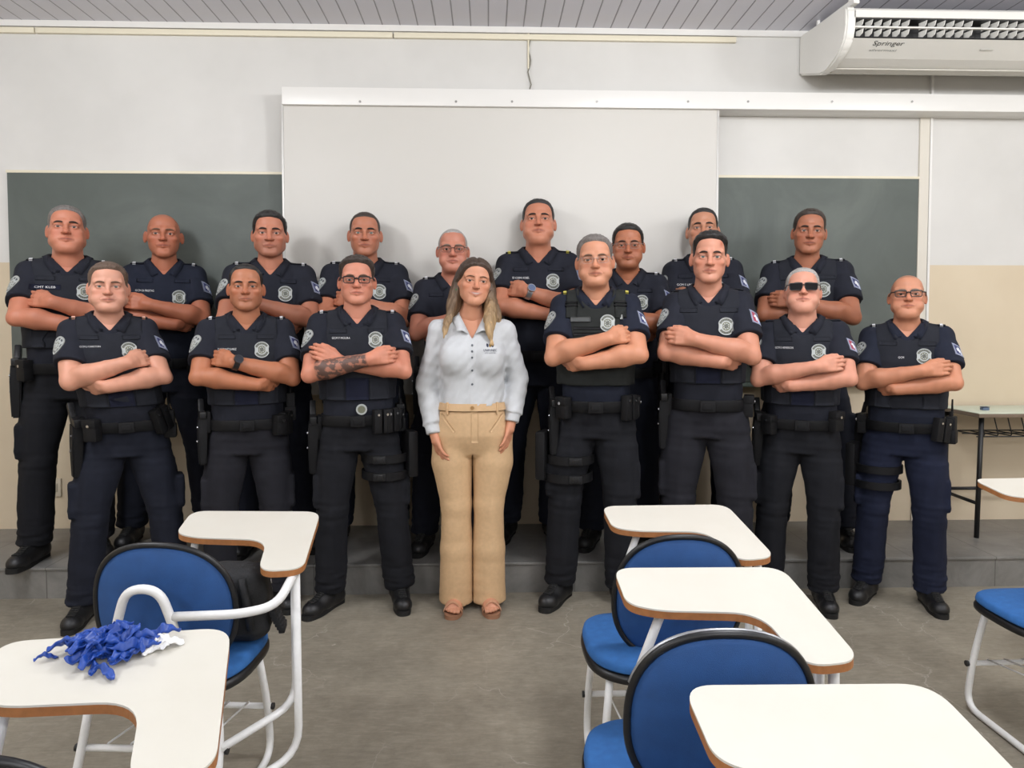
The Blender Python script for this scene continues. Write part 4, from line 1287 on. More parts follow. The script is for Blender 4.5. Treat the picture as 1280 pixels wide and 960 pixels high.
M_WALL = wall_mat('wall_paint', True); M_WALLP = wall_mat('plain_wall_paint', False)
# ceiling: grey pvc strips
m, N, L, p = node_mat('pvc_strip', .30, .5); g = N.new('ShaderNodeTexCoord').outputs['Object']
sp = N.new('ShaderNodeSeparateXYZ'); L.new(g, sp.inputs[0])
dv = N.new('ShaderNodeMath'); dv.operation = 'DIVIDE'; dv.inputs[1].default_value = .105; L.new(sp.outputs['X'], dv.inputs[0])
fr = N.new('ShaderNodeMath'); fr.operation = 'FRACT'; L.new(dv.outputs[0], fr.inputs[0])
seam = ramp(N, L, fr.outputs[0], [(0, (1, 1, 1, 1)), (.05, (1, 1, 1, 1)), (.08, (0, 0, 0, 1))])
L.new(mixrgb(N, L, seam, lin(206, 205, 214), lin(140, 138, 146)), p.inputs['Base Color'])
b = N.new('ShaderNodeBump'); b.invert = True; b.inputs['Distance'].default_value = .006; L.new(seam, b.inputs['Height']); L.new(b.outputs['Normal'], p.inputs['Normal'])
M_CEIL = m

def slab(name, lo, hi, m, bev=0):
    mb = MB(); mb.box(lo, hi, bev); o = mb.build(name, m); o['kind'] = 'structure'; return o
slab('floor', (XL, YB, -.10), (XR, YW+.1, 0), M_FLOOR)
slab('ceiling', (XL, YB, CZ), (XR, YW+.1, CZ+.1), M_CEIL)
slab('wall_back', (XL, YW, 0), (XR, YW+.1, CZ), M_WALL)
slab('wall_left', (XL-.1, YB, 0), (XL, YW+.1, CZ), M_WALL)
slab('wall_right', (XR, YB, 0), (XR+.1, YW+.1, CZ), M_WALL)
slab('wall_front', (XL, YB-.1, 0), (XR, YB, CZ), M_WALLP)
o = slab('platform', (XL, YE, 0), (XR, YW, HP-.012), M_TILE)
o['label'] = 'raised teaching platform faced with dark grey tiles'
o = slab('platform_edge', (XL, YE-.008, HP-.014), (XR, YW, HP), M_TILE, .003)
M_WHITE = mat('white_gloss_paint', lin(226, 224, 220), .35); M_CREAM = mat('cream_conduit', lin(226, 218, 196), .5)
slab('trim_1', (XL, YW-.022, CZ-.035), (XR, YW, CZ), M_WHITE)
slab('trim_2', (at_Y(1160, 200, YW)[0]-.06, YW-.012, HP), (at_Y(1160, 200, YW)[0], YW, at_Y(1160, 121, YW)[2]), mat('cream_strip', lin(214, 208, 196), .6))
slab('trim_3', (at_Y(1160, 200, YW)[0]+.002, YW-.018, HP), (at_Y(1160, 200, YW)[0]+.016, YW, CZ-.04), M_WHITE)

def thing(name, label, cat, mb, m, group=None):
    return tag(mb.build(name, m, sm_angle=35), label, cat, group)
# conduit along the top of the wall, in lengths
cz = CZ-.058; xs = [at_Y(x, 38, YW)[0] for x in (-60, 46, 492, 920)]
for i, lab in enumerate(('cream cable conduit along the top of the wall, short length at far left', 'long cream cable conduit along the top of the wall above the left chalkboard', 'cream cable conduit along the top of the wall above the white panel')):
    mb = MB(); mb.box((xs[i]+.004, YW-.024, cz-.016), (xs[i+1]-.004, YW, cz+.016), .004)
    thing('cable_conduit', lab, 'conduit', mb, M_CREAM, 'conduit lengths under the ceiling')
# the loose cable dropping to the rail
x0, _, z0 = at_Y(661, 40, YW); z1 = at_Y(661, 112, YW)[2]
mb = MB(); mb.box((x0-.008, YW-.014, z1+.12), (x0+.002, YW, z0-.01), .003)
o = mb.build('hanging_cable', M_CREAM)
tag(o, 'thin cable dropping down the wall from the conduit to the white rail', 'cable')
mb = MB(); pts = [(x0+.004+.006*math.sin(i*1.1), YW-.010, z0-(z0-z1)*i/14) for i in range(15)]; pts[10] = (x0-.006, YW-.02, pts[10][2]); pts[13] = (x0+.014, YW-.02, pts[13][2])
mb.tube(pts, .0035, 8); mb.build('loose_wire', mat('grey_wire', lin(120, 116, 104), .6), o)

# chalkboard
bx0, bz1 = at_Y(11, 214, YW)[0], at_Y(11, 214, YW)[2]; bx1 = at_Y(1146, 229, YW)[0]; bz0 = at_Y(1138, 476, YW)[2]
m, N, L, p = node_mat('chalkboard_green', .55, .3); g = N.new('ShaderNodeTexCoord').outputs['Object']
L.new(ramp(N, L, noise(N, L, 1.5, 7, g, .6, 1.2), [(.3, lin(88, 94, 90)), (.5, lin(95, 101, 97)), (.72, lin(106, 112, 107))]), p.inputs['Base Color'])
mb = MB(); mb.box((bx0, YW-.018, bz0), (bx1, YW, bz1-.01), .002)
ch = thing('chalkboard', 'long dark green chalkboard on the wall behind the men', 'chalkboard', mb, m)
mb = MB(); mb.box((bx0-.006, YW-.020, bz1-.012), (bx1+.006, YW, bz1+.004), .002); mb.build('frame', M_CREAM, ch)
mb = MB(); mb.box((bx0+.04, YW-.065, bz0-.030), (bx1-.04, YW, bz0-.004), .004); mb.build('chalk_tray', mat('tray_green', lin(96, 108, 100), .6), ch)
# the sliding white panel and its rail
px0, px1 = at_Y(356, 300, YW-.12)[0], at_Y(895, 300, YW-.12)[0]; rz1 = at_Y(480, 111, YW-.13)[2]; rz0 = at_Y(480, 133, YW-.13)[2]
m, N, L, p = node_mat('white_panel_laminate', .46, .30); p.inputs['Base Color'].default_value = lin(206, 203, 197)
mb = MB(); mb.box((px0, YW-.125, .98), (px1, YW-.085, rz0+.02), .003)
wp = thing('whiteboard', 'large white sliding panel hanging from the rail behind the men', 'whiteboard', mb, m)
mb = MB(); mb.box((px1-.004, YW-.128, .98), (px1+.010, YW-.083, rz0), .002); mb.box((px0-.010, YW-.128, .98), (px0+.004, YW-.083, rz0), .002); mb.build('edge_profile', mat('panel_edge', lin(196, 194, 190), .4, .2), wp)
mb = MB(); mb.box((at_Y(352, 120, YW-.15)[0], YW-.15, rz0), (XR-.02, YW, rz1), .004)
rl = thing('sliding_rail', 'long white rail boxed along the wall above the panel', 'rail', mb, M_WHITE)
for x in (450, 570, 640, 746, 860, 935, 1040, 1140):
    q = at_Y(x, 127, YW-.15); k = MB(); k.tube([(q[0], YW-.149, q[2]), (q[0], YW-.1525, q[2])], .007, 10); k.build('screw', mat('screw_grey', lin(150, 148, 144), .4, .5), rl)
# wall socket by the floor
q = at_Y(71, 609, YW); mb = MB(); mb.box((q[0]-.032, YW-.014, q[2]-.055), (q[0]+.032, YW, q[2]+.055), .006)
so = thing('wall_socket', 'small beige socket plate low on the wall at left', 'socket', mb, mat('socket_beige', lin(206, 196, 176), .4))
mb = MB(); mb.box((q[0]-.014, YW-.018, q[2]-.026), (q[0]+.014, YW-.012, q[2]+.026), .004); mb.build('outlet', mat('socket_inner', lin(176, 166, 148), .4), so)

# ------------------------------------------------------------------ air conditioner
ax0, ax1 = 1.900, 3.80
prof = [(YW-.01, 3.145), (3.762, 3.082), (3.748, 3.068), (3.748, 3.030), (3.835, 3.024), (3.835, 2.934), (3.757, 2.924), (3.880, 2.862), (3.960, 2.842), (4.02, 2.838), (4.08, 2.848), (YW-.01, 2.925)]
M_ACW = mat('ac_plastic', lin(226, 224, 218), .38); M_ACD = mat('ac_dark', lin(34, 34, 34), .6)
AC = empty('air_conditioner', ((ax0+ax1)/2, YW, 2.78)); tag(AC, 'white underceiling air conditioner with louvred front', 'air conditioner')
def acl(v): return Vector(v)-AC.location
mb = MB(); mb.prism(prof, ax0+.05, ax1, f=lambda y, z, x: acl((x, y, z))); mb.build('housing', M_ACW, AC)
cap = [(YW-.01, 3.152), (3.765, 3.095), (3.738, 3.070), (3.738, 2.975), (3.758, 2.915), (3.80, 2.872), (3.87, 2.842), (3.96, 2.828), (4.04, 2.826), (YW-.01, 2.915)]
for nm, xa, xb in (('end_cap', ax0, ax0+.055), ('end_cap', ax1-.02, ax1+.035)):
    mb = MB(); mb.prism(cap, xa, xb, f=lambda y, z, x: acl((x, y, z))); bmesh.ops.bevel(mb.b, geom=mb.b.edges[:], offset=.010, segments=3, affect='EDGES'); mb.build(nm, M_ACW, AC, sm_angle=40)
mb = MB(); mb.box(acl((ax0+.056, 3.825, 2.935)), acl((ax1-.03, 3.833, 3.024))); mb.box(acl((ax0+.056, 3.764, 2.9325)), acl((ax1-.03, 3.833, 2.936))); mb.box(acl((ax0+.056, 3.752, 3.022)), acl((ax1-.03, 3.833, 3.027))); lv = mb.build('air_outlet', M_ACD, AC)
k = 0; x = ax0+.085
while x < ax1-.06:
    for z0, z1 in ((2.985, 3.022), (2.938, 2.974)):
        v = MB()
        sec = [(x, 3.80, z0), (x, 3.80, z1), (x+.010, 3.775, z1), (x+.016, 3.754, z1), (x+.010, 3.754, z0+.010), (x+.004, 3.775, z0)]
        a = [v.b.verts.new(acl(q)) for q in sec]; b = [v.b.verts.new(acl((q[0]+.003, q[1], q[2]))) for q in sec]
        v._face(a); v._face(b[::-1])
        for i in range(6): v._face([a[i], a[(i+1) % 6], b[(i+1) % 6], b[i]])
        v.build('vane', M_ACW, lv)
    k += 1; x += .050 if k % 6 else .095
mb = MB(); mb.box(acl((ax0+.05, 3.744, 2.975)), acl((ax1, 3.760, 2.983)), .002); mb.build('louvre_bar', M_ACW, AC)
mb = MB(); mb.prism([(3.72, 3.118), (YW-.02, 3.160), (YW-.02, 3.132), (3.72, 3.090)], ax0+.03, ax0+.06, f=lambda y, z, x: acl((x, y, z))); mb.build('mounting_bracket', M_WHITE, AC)
for yb in (3.78, 4.15):
    mb = MB(); mb.box(acl((ax0+.035, yb-.008, 3.09)), acl((ax0+.05, yb+.008, CZ))); mb.build('hanger', M_WHITE, AC)
mb = MB(); mb.prism([(3.96, 2.840), (4.02, 2.836), (4.02, 2.828), (3.96, 2.832)], ax0+.055, ax1-.02, f=lambda y, z, x: acl((x, y, z))); mb.build('bottom_strip', mat('ac_strip', lin(190, 186, 176), .4), AC)
# wordmark and display on the sloping front panel
pa, pb = Vector((0, 3.757, 2.924)), Vector((0, 3.880, 2.862)); dn = (pa-pb).normalized(); nrm = Vector((1, 0, 0)).cross(dn).normalized()
def panel_M(x, t): 
    c = acl(pa.lerp(pb, t)+Vector((x, 0, 0))+nrm*.0015)
    return Matrix(((1, dn.x, nrm.x, c.x), (0, dn.y, nrm.y, c.y), (0, dn.z, nrm.z, c.z), (0, 0, 0, 1)))
lx = 2.16
V, F = text_flat('Springer', .170, .040, panel_M(lx, .26) @ Matrix.Shear('XY', 4, (.2, 0))); from_np('lettering', V, F, mat('logo_grey', lin(52, 52, 52), .5), AC, smooth=False)
V, F = text_flat('silvermaxi', .150, .016, panel_M(lx-.01, .56)); from_np('lettering', V, F, mat('logo_pale', lin(150, 150, 148), .5), AC, smooth=False)
mb = MB(); mb.box((-.035, -.007, 0), (.035, .007, .003), .002, panel_M(2.72, .46)); mb.build('display', mat('ac_display', lin(206, 204, 198), .3), AC)

# ------------------------------------------------------------------ teacher's table at the right
tz = at_Y(1210, 514, 4.0)[2]; tx0 = at_Y(1188, 512, 4.15)[0]; tx1 = tx0+.84; ty0, ty1 = 3.90, YW-.03
TB = empty('steel_table', ((tx0+tx1)/2, (ty0+ty1)/2, HP)); tag(TB, 'pale topped table on black steel legs against the wall at right', 'table')
def tl(v): return Vector(v)-TB.location
mb = MB(); mb.box(tl((tx0, ty0, tz-.004)), tl((tx1, ty1, tz)), .001); top = mb.build('tabletop', mat('pale_green_laminate', lin(206, 214, 196), .4), TB)
mb = MB(); mb.box(tl((tx0, ty0-.001, tz-.026)), tl((tx1, ty1, tz-.004)), .002); mb.build('edge_band', mat('table_edge', lin(120, 104, 88), .5), top)
M_BSTEEL = mat('black_steel', lin(26, 26, 27), .45)
lx0, lx1, ly0, ly1 = tx0+.035, tx1-.06, ty0+.045, ty1-.05
for lx in (lx0, lx1):
    for ly in (ly0, ly1):
        mb = MB(); mb.tube([tl((lx+(.012 if ly == ly0 else 0), ly, tz-.026)), tl((lx, ly, HP))], .0135, 12); mb.build('leg', M_BSTEEL, TB)
for lx in (lx0, lx1):
    mb = MB(); mb.tube([tl((lx, ly0, HP+.20)), tl((lx, ly1, HP+.20))], .010, 10); mb.build('side_rail', M_BSTEEL, TB)
mb = MB(); mb.tube([tl((lx0, ly1, HP+.22)), tl((lx1, ly1, HP+.22))], .010, 10); mb.build('rear_rail', M_BSTEEL, TB)
mb = MB(); zb = tz-.14
for i in range(9):
    x = lx0+.05+i*(lx1-lx0-.1)/8; mb.tube(fillet([tl((x-.03, ly0+.02, tz-.03)), tl((x, ly0+.02, zb)), tl((x+.01, ly1-.02, zb-.01))], .02, 3), .0035, 6)
for y in (ly0+.02, (ly0+ly1)/2, ly1-.03): mb.tube([tl((lx0, y, zb-.004)), tl((lx1, y, zb-.004))], .004, 6)
mb.build('wire_shelf', M_BSTEEL, TB)
q = at_z(1204, 508, tz); mb = MB(); mb.box((q[0]-.022, 4.03, tz), (q[0]+.020, 4.06, tz+.016), .006)
er = thing('board_eraser', 'small slate-blue eraser on the pale table at right', 'eraser', mb, mat('eraser_blue', lin(96, 112, 134), .7))
mb = MB(); mb.box((q[0]-.022, 4.03, tz+.0165), (q[0]+.020, 4.06, tz+.021), .002); mb.build('grip', mat('eraser_grip', lin(60, 70, 90), .7), er)
# ------------------------------------------------------------------ student chairs with writing tablets
M_TAB = None
def _tab():
    m, N, L, p = node_mat('white_melamine', .30, .45); g = N.new('ShaderNodeTexCoord').outputs['Object']
    L.new(ramp(N, L, noise(N, L, 3, 4, g), [(.3, lin(208, 204, 192)), (.7, lin(213, 210, 199))]), p.inputs['Base Color']); return m
M_TAB = _tab()
M_TEDGE = mat('brown_edge', lin(164, 108, 62), .5, noise=.12, nscale=60)
M_BLUE = mat('blue_fabric', lin(40, 96, 158), .85, noise=.10, nscale=45, bump=.3, bscale=700)
M_BLUEB = mat('blue_back_fabric', lin(34, 78, 136), .7, noise=.10, nscale=25, bump=.25, bscale=700)
M_RIM = mat('black_rim', lin(22, 23, 25), .4); M_TUBE = mat('white_tube', lin(228, 228, 226), .38, noise=.03, nscale=60)
M_CAPB = mat('tube_cap', lin(24, 24, 25), .5); M_CHROME = mat('silver_trim', lin(176, 178, 182), .3, .7)
def superell(a, b, e, n, cx=0, cy=0):
    out = []
    for i in range(n):
        t = 2*math.pi*i/n; c, s = math.cos(t), math.sin(t)
        out.append((cx+a*math.copysign(abs(c)**(2/e), c), cy+b*math.copysign(abs(s)**(2/e), s)))
    return out
TAB = [(-.125, .440), (.318, .445), (.330, .040), (.205, .020), (.185, .222), (-.045, .232), (-.118, .262)]
TABR = [.055, .060, .050, .055, .075, .10, .05]
def tablet_at(x, y): return .760-(.44-y)*math.tan(math.radians(7.5))
def tablet_parts(root, off=(0, 0), rzt=0.0, shear=0.0):
    R = Matrix.Rotation(rzt, 2)
    poly = []
    pv = Vector((.1, .24))
    for x, y in round_poly(TAB, TABR, 8):
        poly.append(tuple(R @ (Vector((x+shear*(.445-y), y))-pv)+pv+Vector(off)))
    f = lambda x, y, z: Vector((x, y, tablet_at(x, y)+z))
    mb = MB(); mb.prism(poly, -.004, 0, f=f); t = mb.build('writing_tablet', M_TAB, root)
    mb = MB(); mb.prism(poly, -.021, -.004, f=f); mb.build('edge_band', M_TEDGE, t)
    return t
def student_chair(label, loc, rz, off=(0, 0), rzt=0.0, arch=False, silver=False, seat_dx=0.0, back_w=.186, tilt=.10, shear=0.0, bdx=.036, strut=True):
    sy = -.105; root = empty('student_chair', loc, rz); tag(root, label, 'chair', 'student chairs with writing tablets')
    # seat: padded cushion over a black shell
    def pad(poly0, z0, zt, r, dome, mname, name, parent, mats):
        n = 48; rows = []; mb = MB()
        prof = [(.86, z0), (1.0, z0+r*.5), (1.0, zt-r), (.985, zt-r*.35), (.94, zt), (.7, zt+dome*.6), (.35, zt+dome*.95)]
        for k, z in prof: rows.append([mb.b.verts.new((seat_dx+x*k, .215+sy+(y)*k, z-(.018*max(0, (y*k-.12)/.1)**2 if True else 0))) for x, y in poly0])
        c = mb.b.verts.new((seat_dx, .215+sy, zt+dome)); b0 = mb.b.verts.new((seat_dx, .215+sy, z0))
        for A, B in zip(rows, rows[1:]):
            for i in range(len(A)): mb._face([A[i], A[(i+1) % len(A)], B[(i+1) % len(A)], B[i]], True)
        for i in range(len(rows[-1])): mb._face([rows[-1][i], rows[-1][(i+1) % len(rows[-1])], c], True); mb._face([rows[0][(i+1) % len(rows[0])], rows[0][i], b0], True)
        return mb.build(name, mats, parent)
    st = pad(superell(.230, .210, 3.0, 48), .412, .446, .02, .008, None, 'seat', root, M_BLUE)
    pad(superell(.234, .214, 3.0, 48), .388, .418, .012, 0.0, None, 'seat_shell', st, M_RIM)
    # backrest: slightly dished shell, upholstered on both faces
    def bl(u, w, d):     # u across, w up, d thickness (towards the sitter)
        return Vector((u+bdx, .028*(u/.19)**2+d-.012-(w)*math.tan(tilt), .590+w))
    def shell(a, b, d0, d1, name, parent, m, e=2.35):
        poly = superell(a, b, e, 56); mb = MB(); rows = []
        for k, d in ((.0, d0), (.55, d0), (.93, d0+(d1-d0)*.08), (1.0, d0+(d1-d0)*.4), (1.0, d1-(d1-d0)*.4), (.93, d1-(d1-d0)*.08), (.55, d1), (.0, d1)):
            if k == 0: rows.append([mb.b.verts.new(bl(0, 0, d))])
            else: rows.append([mb.b.verts.new(bl(x*k, y*k*(1-.10*(0 if y > 0 else 1)), d)) for x, y in poly])
        for A, B in zip(rows, rows[1:]):
            n = max(len(A), len(B))
            for i in range(n):
                j = (i+1) % n
                if len(A) == 1: mb._face([A[0], B[j], B[i]], True)
                elif len(B) == 1: mb._face([A[i], A[j], B[0]], True)
                else: mb._face([A[i], A[j], B[j], B[i]], True)
        return mb.build(name, m, parent)
    bk = shell(back_w, .195, .0, .030, 'backrest', root, M_BLUEB)
    mb = MB(); ring = superell(back_w+.004, .199, 2.35, 56)
    mb.tube([bl(x, y*(1-.10*(0 if y > 0 else 1)), .012) for x, y in ring], .0085, 8, cyc=True); mb.build('back_trim', M_RIM, bk)
    if silver:
        mb = MB(); mb.tube([bl(x*1.02, y*1.02, .020) for x, y in ring if y > .06], .0055, 8); mb.build('silver_edge', M_CHROME, bk)
    # frame
    r = .0115
    for sx in (-1, 1):
        x = sx*.195+seat_dx; mb = MB()
        mb.tube(fillet([(x*.92, .33+sy, .394), (x, .37+sy, .20), (x, .40+sy, .012), (x, .05+sy, .012), (x, -.06+sy, .012), (x, .04+sy, .22), (x*.9, .07+sy, .394)], .07, 5), r, 12); mb.build('leg_loop', M_TUBE, root)
    for y, z in ((.385+sy, .175), (.052+sy, .235)):
        mb = MB(); mb.tube([(-.205+seat_dx, y-.004, z), (.205+seat_dx, y-.004, z)], .0095, 10); cb = mb.build('crossbar', M_TUBE, root)
        for sx in (-1, 1):
            k = MB(); k.tube([(sx*.205+seat_dx, y-.004, z), (sx*.213+seat_dx, y-.004, z)], .0105, 10); k.build('end_cap', M_CAPB, cb)
    mb = MB()
    for i in range(5):
        x = -.13+.065*i+seat_dx; mb.tube([(x, .385+sy, .185), (x, .06+sy, .24)], .003, 6)
    mb.build('book_rack', M_TUBE, root)
    for sx in (() if arch else (-1, 1)):
        mb = MB(); mb.tube(fillet([(sx*.07+bdx, .16, .384), (sx*.07+bdx, .045, .382), (sx*.07+bdx, .050, .47), (sx*.07+bdx, .030, .55)], .03, 4), .010, 10); mb.build('back_support', M_TUBE, root)
    t = tablet_parts(root, off, rzt, shear)
    ox, oy = off
    sh_ = shear*.3
    if strut:
        mb = MB(); mb.tube(fillet([(-.030+ox, .275+oy, tablet_at(0, .275)-.020), (-.105+ox, .320+oy, .47), (-.10, .20, .378), (.10, .20, .380)], .07, 6), .0115, 12); mb.build('tablet_strut', M_TUBE, root)
    mb = MB(); mb.tube(fillet([(.285+ox+sh_, .14+oy, tablet_at(0, .14)-.020), (.290+ox*.8+sh_, .13+oy*.6, .27), (.195+seat_dx, -.066, .245)], .07, 5), .0115, 12); mb.build('tablet_post', M_TUBE, root)
    mb = MB(); mb.tube(fillet([(.300+ox+sh_*1.1, .10+oy, tablet_at(0, .10)-.020), (.306+ox*.8+sh_*1.1, .09+oy*.6, .14), (.195+seat_dx, -.115, .125)], .08, 5), .0115, 12); mb.build('tablet_post', M_TUBE, root)
    mb = MB(); mb.tube([(.05+ox, .335+oy, tablet_at(0, .335)-.034), (.25+ox, .32+oy, tablet_at(0, .32)-.034)], .0125, 12); cr = mb.build('tablet_crossbar', M_TUBE, root)
    k = MB(); k.tube([(.042+ox, .335+oy, tablet_at(0, .335)-.034), (.05+ox, .335+oy, tablet_at(0, .335)-.034)], .0135, 10); k.build('end_cap', M_CAPB, cr)
    if arch:
        ya = -.075
        mb = MB(); mb.tube(fillet([(-.115, ya+.03, .40), (-.082, ya, .58), (-.045, ya-.01, .690), (.045, ya-.01, .690), (.080, ya, .58), (.10, ya+.03, .40)], .075, 7), .0125, 12); mb.build('rear_arch', M_TUBE, root)
        mb = MB(); mb.tube(fillet([(.078, ya, .612), (.26, ya+.0, .622), (.345, ya+.04, .630), (.362, .07, .692)], .07, 6), .0125, 12); mb.build('arm_tube', M_TUBE, root)
    return root
def chair_from_tab(right_px, rz, label, **kw):
    """places the chair so that the far right corner of its tablet stands where the photo has it"""
    q = at_z(right_px[0], right_px[1], .757); R = Matrix.Rotation(rz, 2) @ Vector((.322, .442))
    return student_chair(label, (q[0]-R.x, q[1]-R.y, 0), rz, **kw)
CH_RF = chair_from_tab((909, 632), math.radians(0), 'blue student chair farthest back of the right-hand column, tablet overlapping the next', silver=False)
CH_RM = chair_from_tab((979, 711), math.radians(-2), 'middle blue student chair of the right-hand column with silver edged backrest', silver=True)
CH_RN = chair_from_tab((1168, 858), math.radians(-2), 'nearest right-hand student chair, white tablet cut by the bottom edge of the photo')
CH_LF = chair_from_tab((402, 641), math.radians(-4), 'blue student chair holding the black backpack, with arched rear tube', arch=True, back_w=.198, shear=.155, bdx=0.0)
CH_LN = chair_from_tab((291, 787), math.radians(6), 'nearest left student chair, its white tablet heaped with blue balloons', shear=.155)
CH_RE = student_chair('blue student chair at the right edge of the photo with its seat in view', (1.94, 2.165, 0), math.radians(1), off=(.135, .135), strut=False)

# black backpack on the left chair
fd = Field((-.20, -.16, -.02), (.20, .18, .40), .006)
_rbox(fd, (0, 0, .155), (.150, .085, .155), .06, .03); _rbox(fd, (.0, .075, .105), (.115, .045, .085), .035, .02); fd.ell((0, -.01, .27), (.12, .07, .06), .04)
X, Y, Z = fd.grids(); fd.D = (fd.D+f32(.006)*wob(X, Y, Z, 26, 26, 30, 1)+f32(.003)*wob(X, Y, Z, 70, 60, 60, 3)).astype(f32); fd.cut(lambda X, Y, Z: f32(.002)-Z)
V, F = fd.mesh(); V = relax(V, F, 1)
M_BAG = mat('black_bag_nylon', lin(26, 27, 29), .7, bump=.4, bscale=200)
bag = from_np('backpack', V, F, M_BAG); tag(bag, 'black backpack sitting on the left blue chair behind its backrest', 'backpack')
mw = Matrix.Translation(CH_LF.location) @ Matrix.Rotation(CH_LF.rotation_euler.z, 4, 'Z')
bag.location = mw @ Vector((.120, .150, .452)); bag.rotation_euler = (0, 0, math.radians(8)); bag.scale = (.86, .86, .70)
for sx in (-1, 1):
    mb = MB(); P = [(sx*.07, -.085, .29), (sx*.09, -.115, .20), (sx*.10, -.10, .08)]; mb.tube(fillet(P, .05, 4), .014, 8); mb.build('shoulder_strap', M_BAG, bag)
mb = MB(); mb.tube([(.155*math.cos(a)*.92, .050, .16+.14*math.sin(a)) for a in np.linspace(-.4, math.pi+.4, 20)], .004, 6); mb.build('zip', mat('zip_dark', lin(50, 52, 55), .4), bag)
for q in ((.138, .060, .235), (.128, .056, .200)):
    mb = MB(); mb.tube([q, (q[0]+.006, q[1]-.012, q[2]-.028)], .0035, 6); mb.build('zip_pull', M_STEEL, bag)
mb = MB()
for i in range(6): mb.box((.150+.006*i, -.045, .095-.014*i), (.172+.006*i, .02, .128-.014*i), .006)
mb.build('side_strap', M_BAG, bag)

# ------------------------------------------------------------------ balloons heaped on the near left tablet
M_BAL = mat('blue_latex', lin(28, 68, 152), .42, noise=.15, nscale=60); M_BALW = mat('white_latex', lin(232, 232, 232), .45)
def balloon_mesh(seed):
    fd = Field((-.024, -.045, -.016), (.024, .048, .016), .0021)
    fd.ell((0, -.014, 0), (.0130, .026, .0034), .004); fd.cone((0, .0, 0), (0, .030, 0), .0065, .0034, .008); fd.ell((0, .033, 0), (.0055, .0030, .0032), .003)
    V, F = fd.mesh(); V = relax(V, F, 1)
    x, y, z = V.T
    k = (.9, -1.1, .5, 1.6)[seed % 4]
    z = z+.009*np.sin(y*62+seed)+k*14*(x*x)+.0035*np.sin(x*300+y*120+seed*2)+.002*np.sin(y*330+seed)
    x = x+.010*np.sin(y*40+seed*1.3)
    return np.stack([x, y, z-z.min()], 1), F
bm_ = [balloon_mesh(i) for i in range(4)]
protos = []
def balloon(i, m, name, label, group, loc, rot, sc=1.0):
    key = (i, m.name)
    if key in _BM: o = bpy.data.objects.new(name, _BM[key]); C.objects.link(o)
    else: o = from_np(name, bm_[i][0], bm_[i][1], m); _BM[key] = o.data
    o.location = loc; o.rotation_euler = rot; o.scale = (sc,)*3
    tag(o, label, 'balloon', group); return o
_BM = {}
rnd = random.Random(11)
mt = Matrix.Translation(CH_LN.location) @ Matrix.Rotation(CH_LN.rotation_euler.z, 4, 'Z'); mti = mt.inverted()
def tab_z(x, y):
    q = mti @ Vector((x, y, 0)); return tablet_at(q.x, q.y)+.0005
def tab_hit(px, py):
    z = .75
    for _ in range(8): q = at_z(px, py, z); z = tab_z(q[0], q[1])
    return q
hc = tab_hit(137, 817)
for i in range(52):
    a = rnd.uniform(0, 6.283); rr = math.sqrt(rnd.random()); x = hc[0]+rr*.060*math.cos(a); y = hc[1]+rr*.040*math.sin(a)
    h = .038*(1-rr**1.5)*rnd.uniform(.25, 1.0) if i > 16 else 0.0
    tz_ = tab_z(x, y)+h
    balloon(i % 4, M_BAL, 'balloon', 'uninflated blue balloon in the heap on the white tablet', 'blue balloons heaped on the tablet', (x, y, tz_), (rnd.uniform(-.5, .5) if h else 0, rnd.uniform(-.5, .5) if h else 0, rnd.uniform(0, 6.28)), rnd.uniform(.85, 1.15))
for px, py, rz, sc, lab in ((57, 827, 2.2, .55, 'small blue balloon lying alone left of the heap'), (127, 848, 1.2, .8, 'blue balloon lying apart in front of the heap'), (114, 840, .5, .6, 'scrap of blue balloon just in front of the heap, beside another'),
                            (84, 818, 1.9, 1.0, 'blue balloon at the left tip of the heap'), (203, 797, -1.2, 1.0, 'blue balloon stretching out at the right tip of the heap')):
    q = tab_hit(px, py); balloon(1, M_BAL, 'balloon', lab, None, (q[0], q[1], tab_z(q[0], q[1])), (0, 0, rz), sc)
for px, py, rz in ((200, 806, .4), (206, 812, 1.9), (194, 812, 2.6)):
    q = tab_hit(px, py); balloon(2, M_BALW, 'balloon', 'uninflated white balloon at the right of the blue heap', 'white balloons beside the heap', (q[0], q[1], tab_z(q[0], q[1])), (0, 0, rz), .9)
# ------------------------------------------------------------------ the men
def cloth(name, r, g, b, rough=.88): return mat(name, lin(r, g, b), rough, noise=.10, nscale=26, bump=.25, bscale=600, spec=.25)
SH = cloth('navy_shirt', 31, 33, 42); SHB = cloth('blue_navy_shirt', 29, 33, 46); VE = cloth('navy_vest', 33, 35, 42); VD = cloth('vest_front', 24, 27, 44); VB = cloth('black_vest', 36, 38, 37)
TN = cloth('navy_trousers', 26, 29, 40); TK = cloth('black_trousers', 24, 25, 30); TC = cloth('charcoal_trousers', 32, 32, 38); TBL = cloth('blue_trousers', 26, 31, 50)
H_BLACK = mat('hair_black', lin(28, 25, 24), .5, noise=.25, nscale=150, bump=.5, bscale=260); H_DBROWN = mat('hair_dark_brown', lin(54, 44, 38), .5, noise=.3, nscale=150, bump=.5, bscale=260)
H_BROWN = mat('hair_brown', lin(92, 74, 62), .55, noise=.3, nscale=150, bump=.5, bscale=260); H_GREY = mat('hair_grey', lin(108, 102, 98), .6, noise=.35, nscale=150, bump=.5, bscale=260)
H_SILVER = mat('hair_silver', lin(158, 154, 150), .6, noise=.3, nscale=150, bump=.5, bscale=260)
B_DARK = mat('brow_black', lin(40, 30, 26), .8); B_BROWN = mat('brow_mid', lin(104, 78, 62), .8); B_GREY = mat('brow_grey', lin(128, 110, 98), .8)
G_BLACK = mat('glasses_black', (.008, .008, .009, 1), .3); G_SILVER = mat('glasses_silver', lin(170, 170, 172), .3, .8)
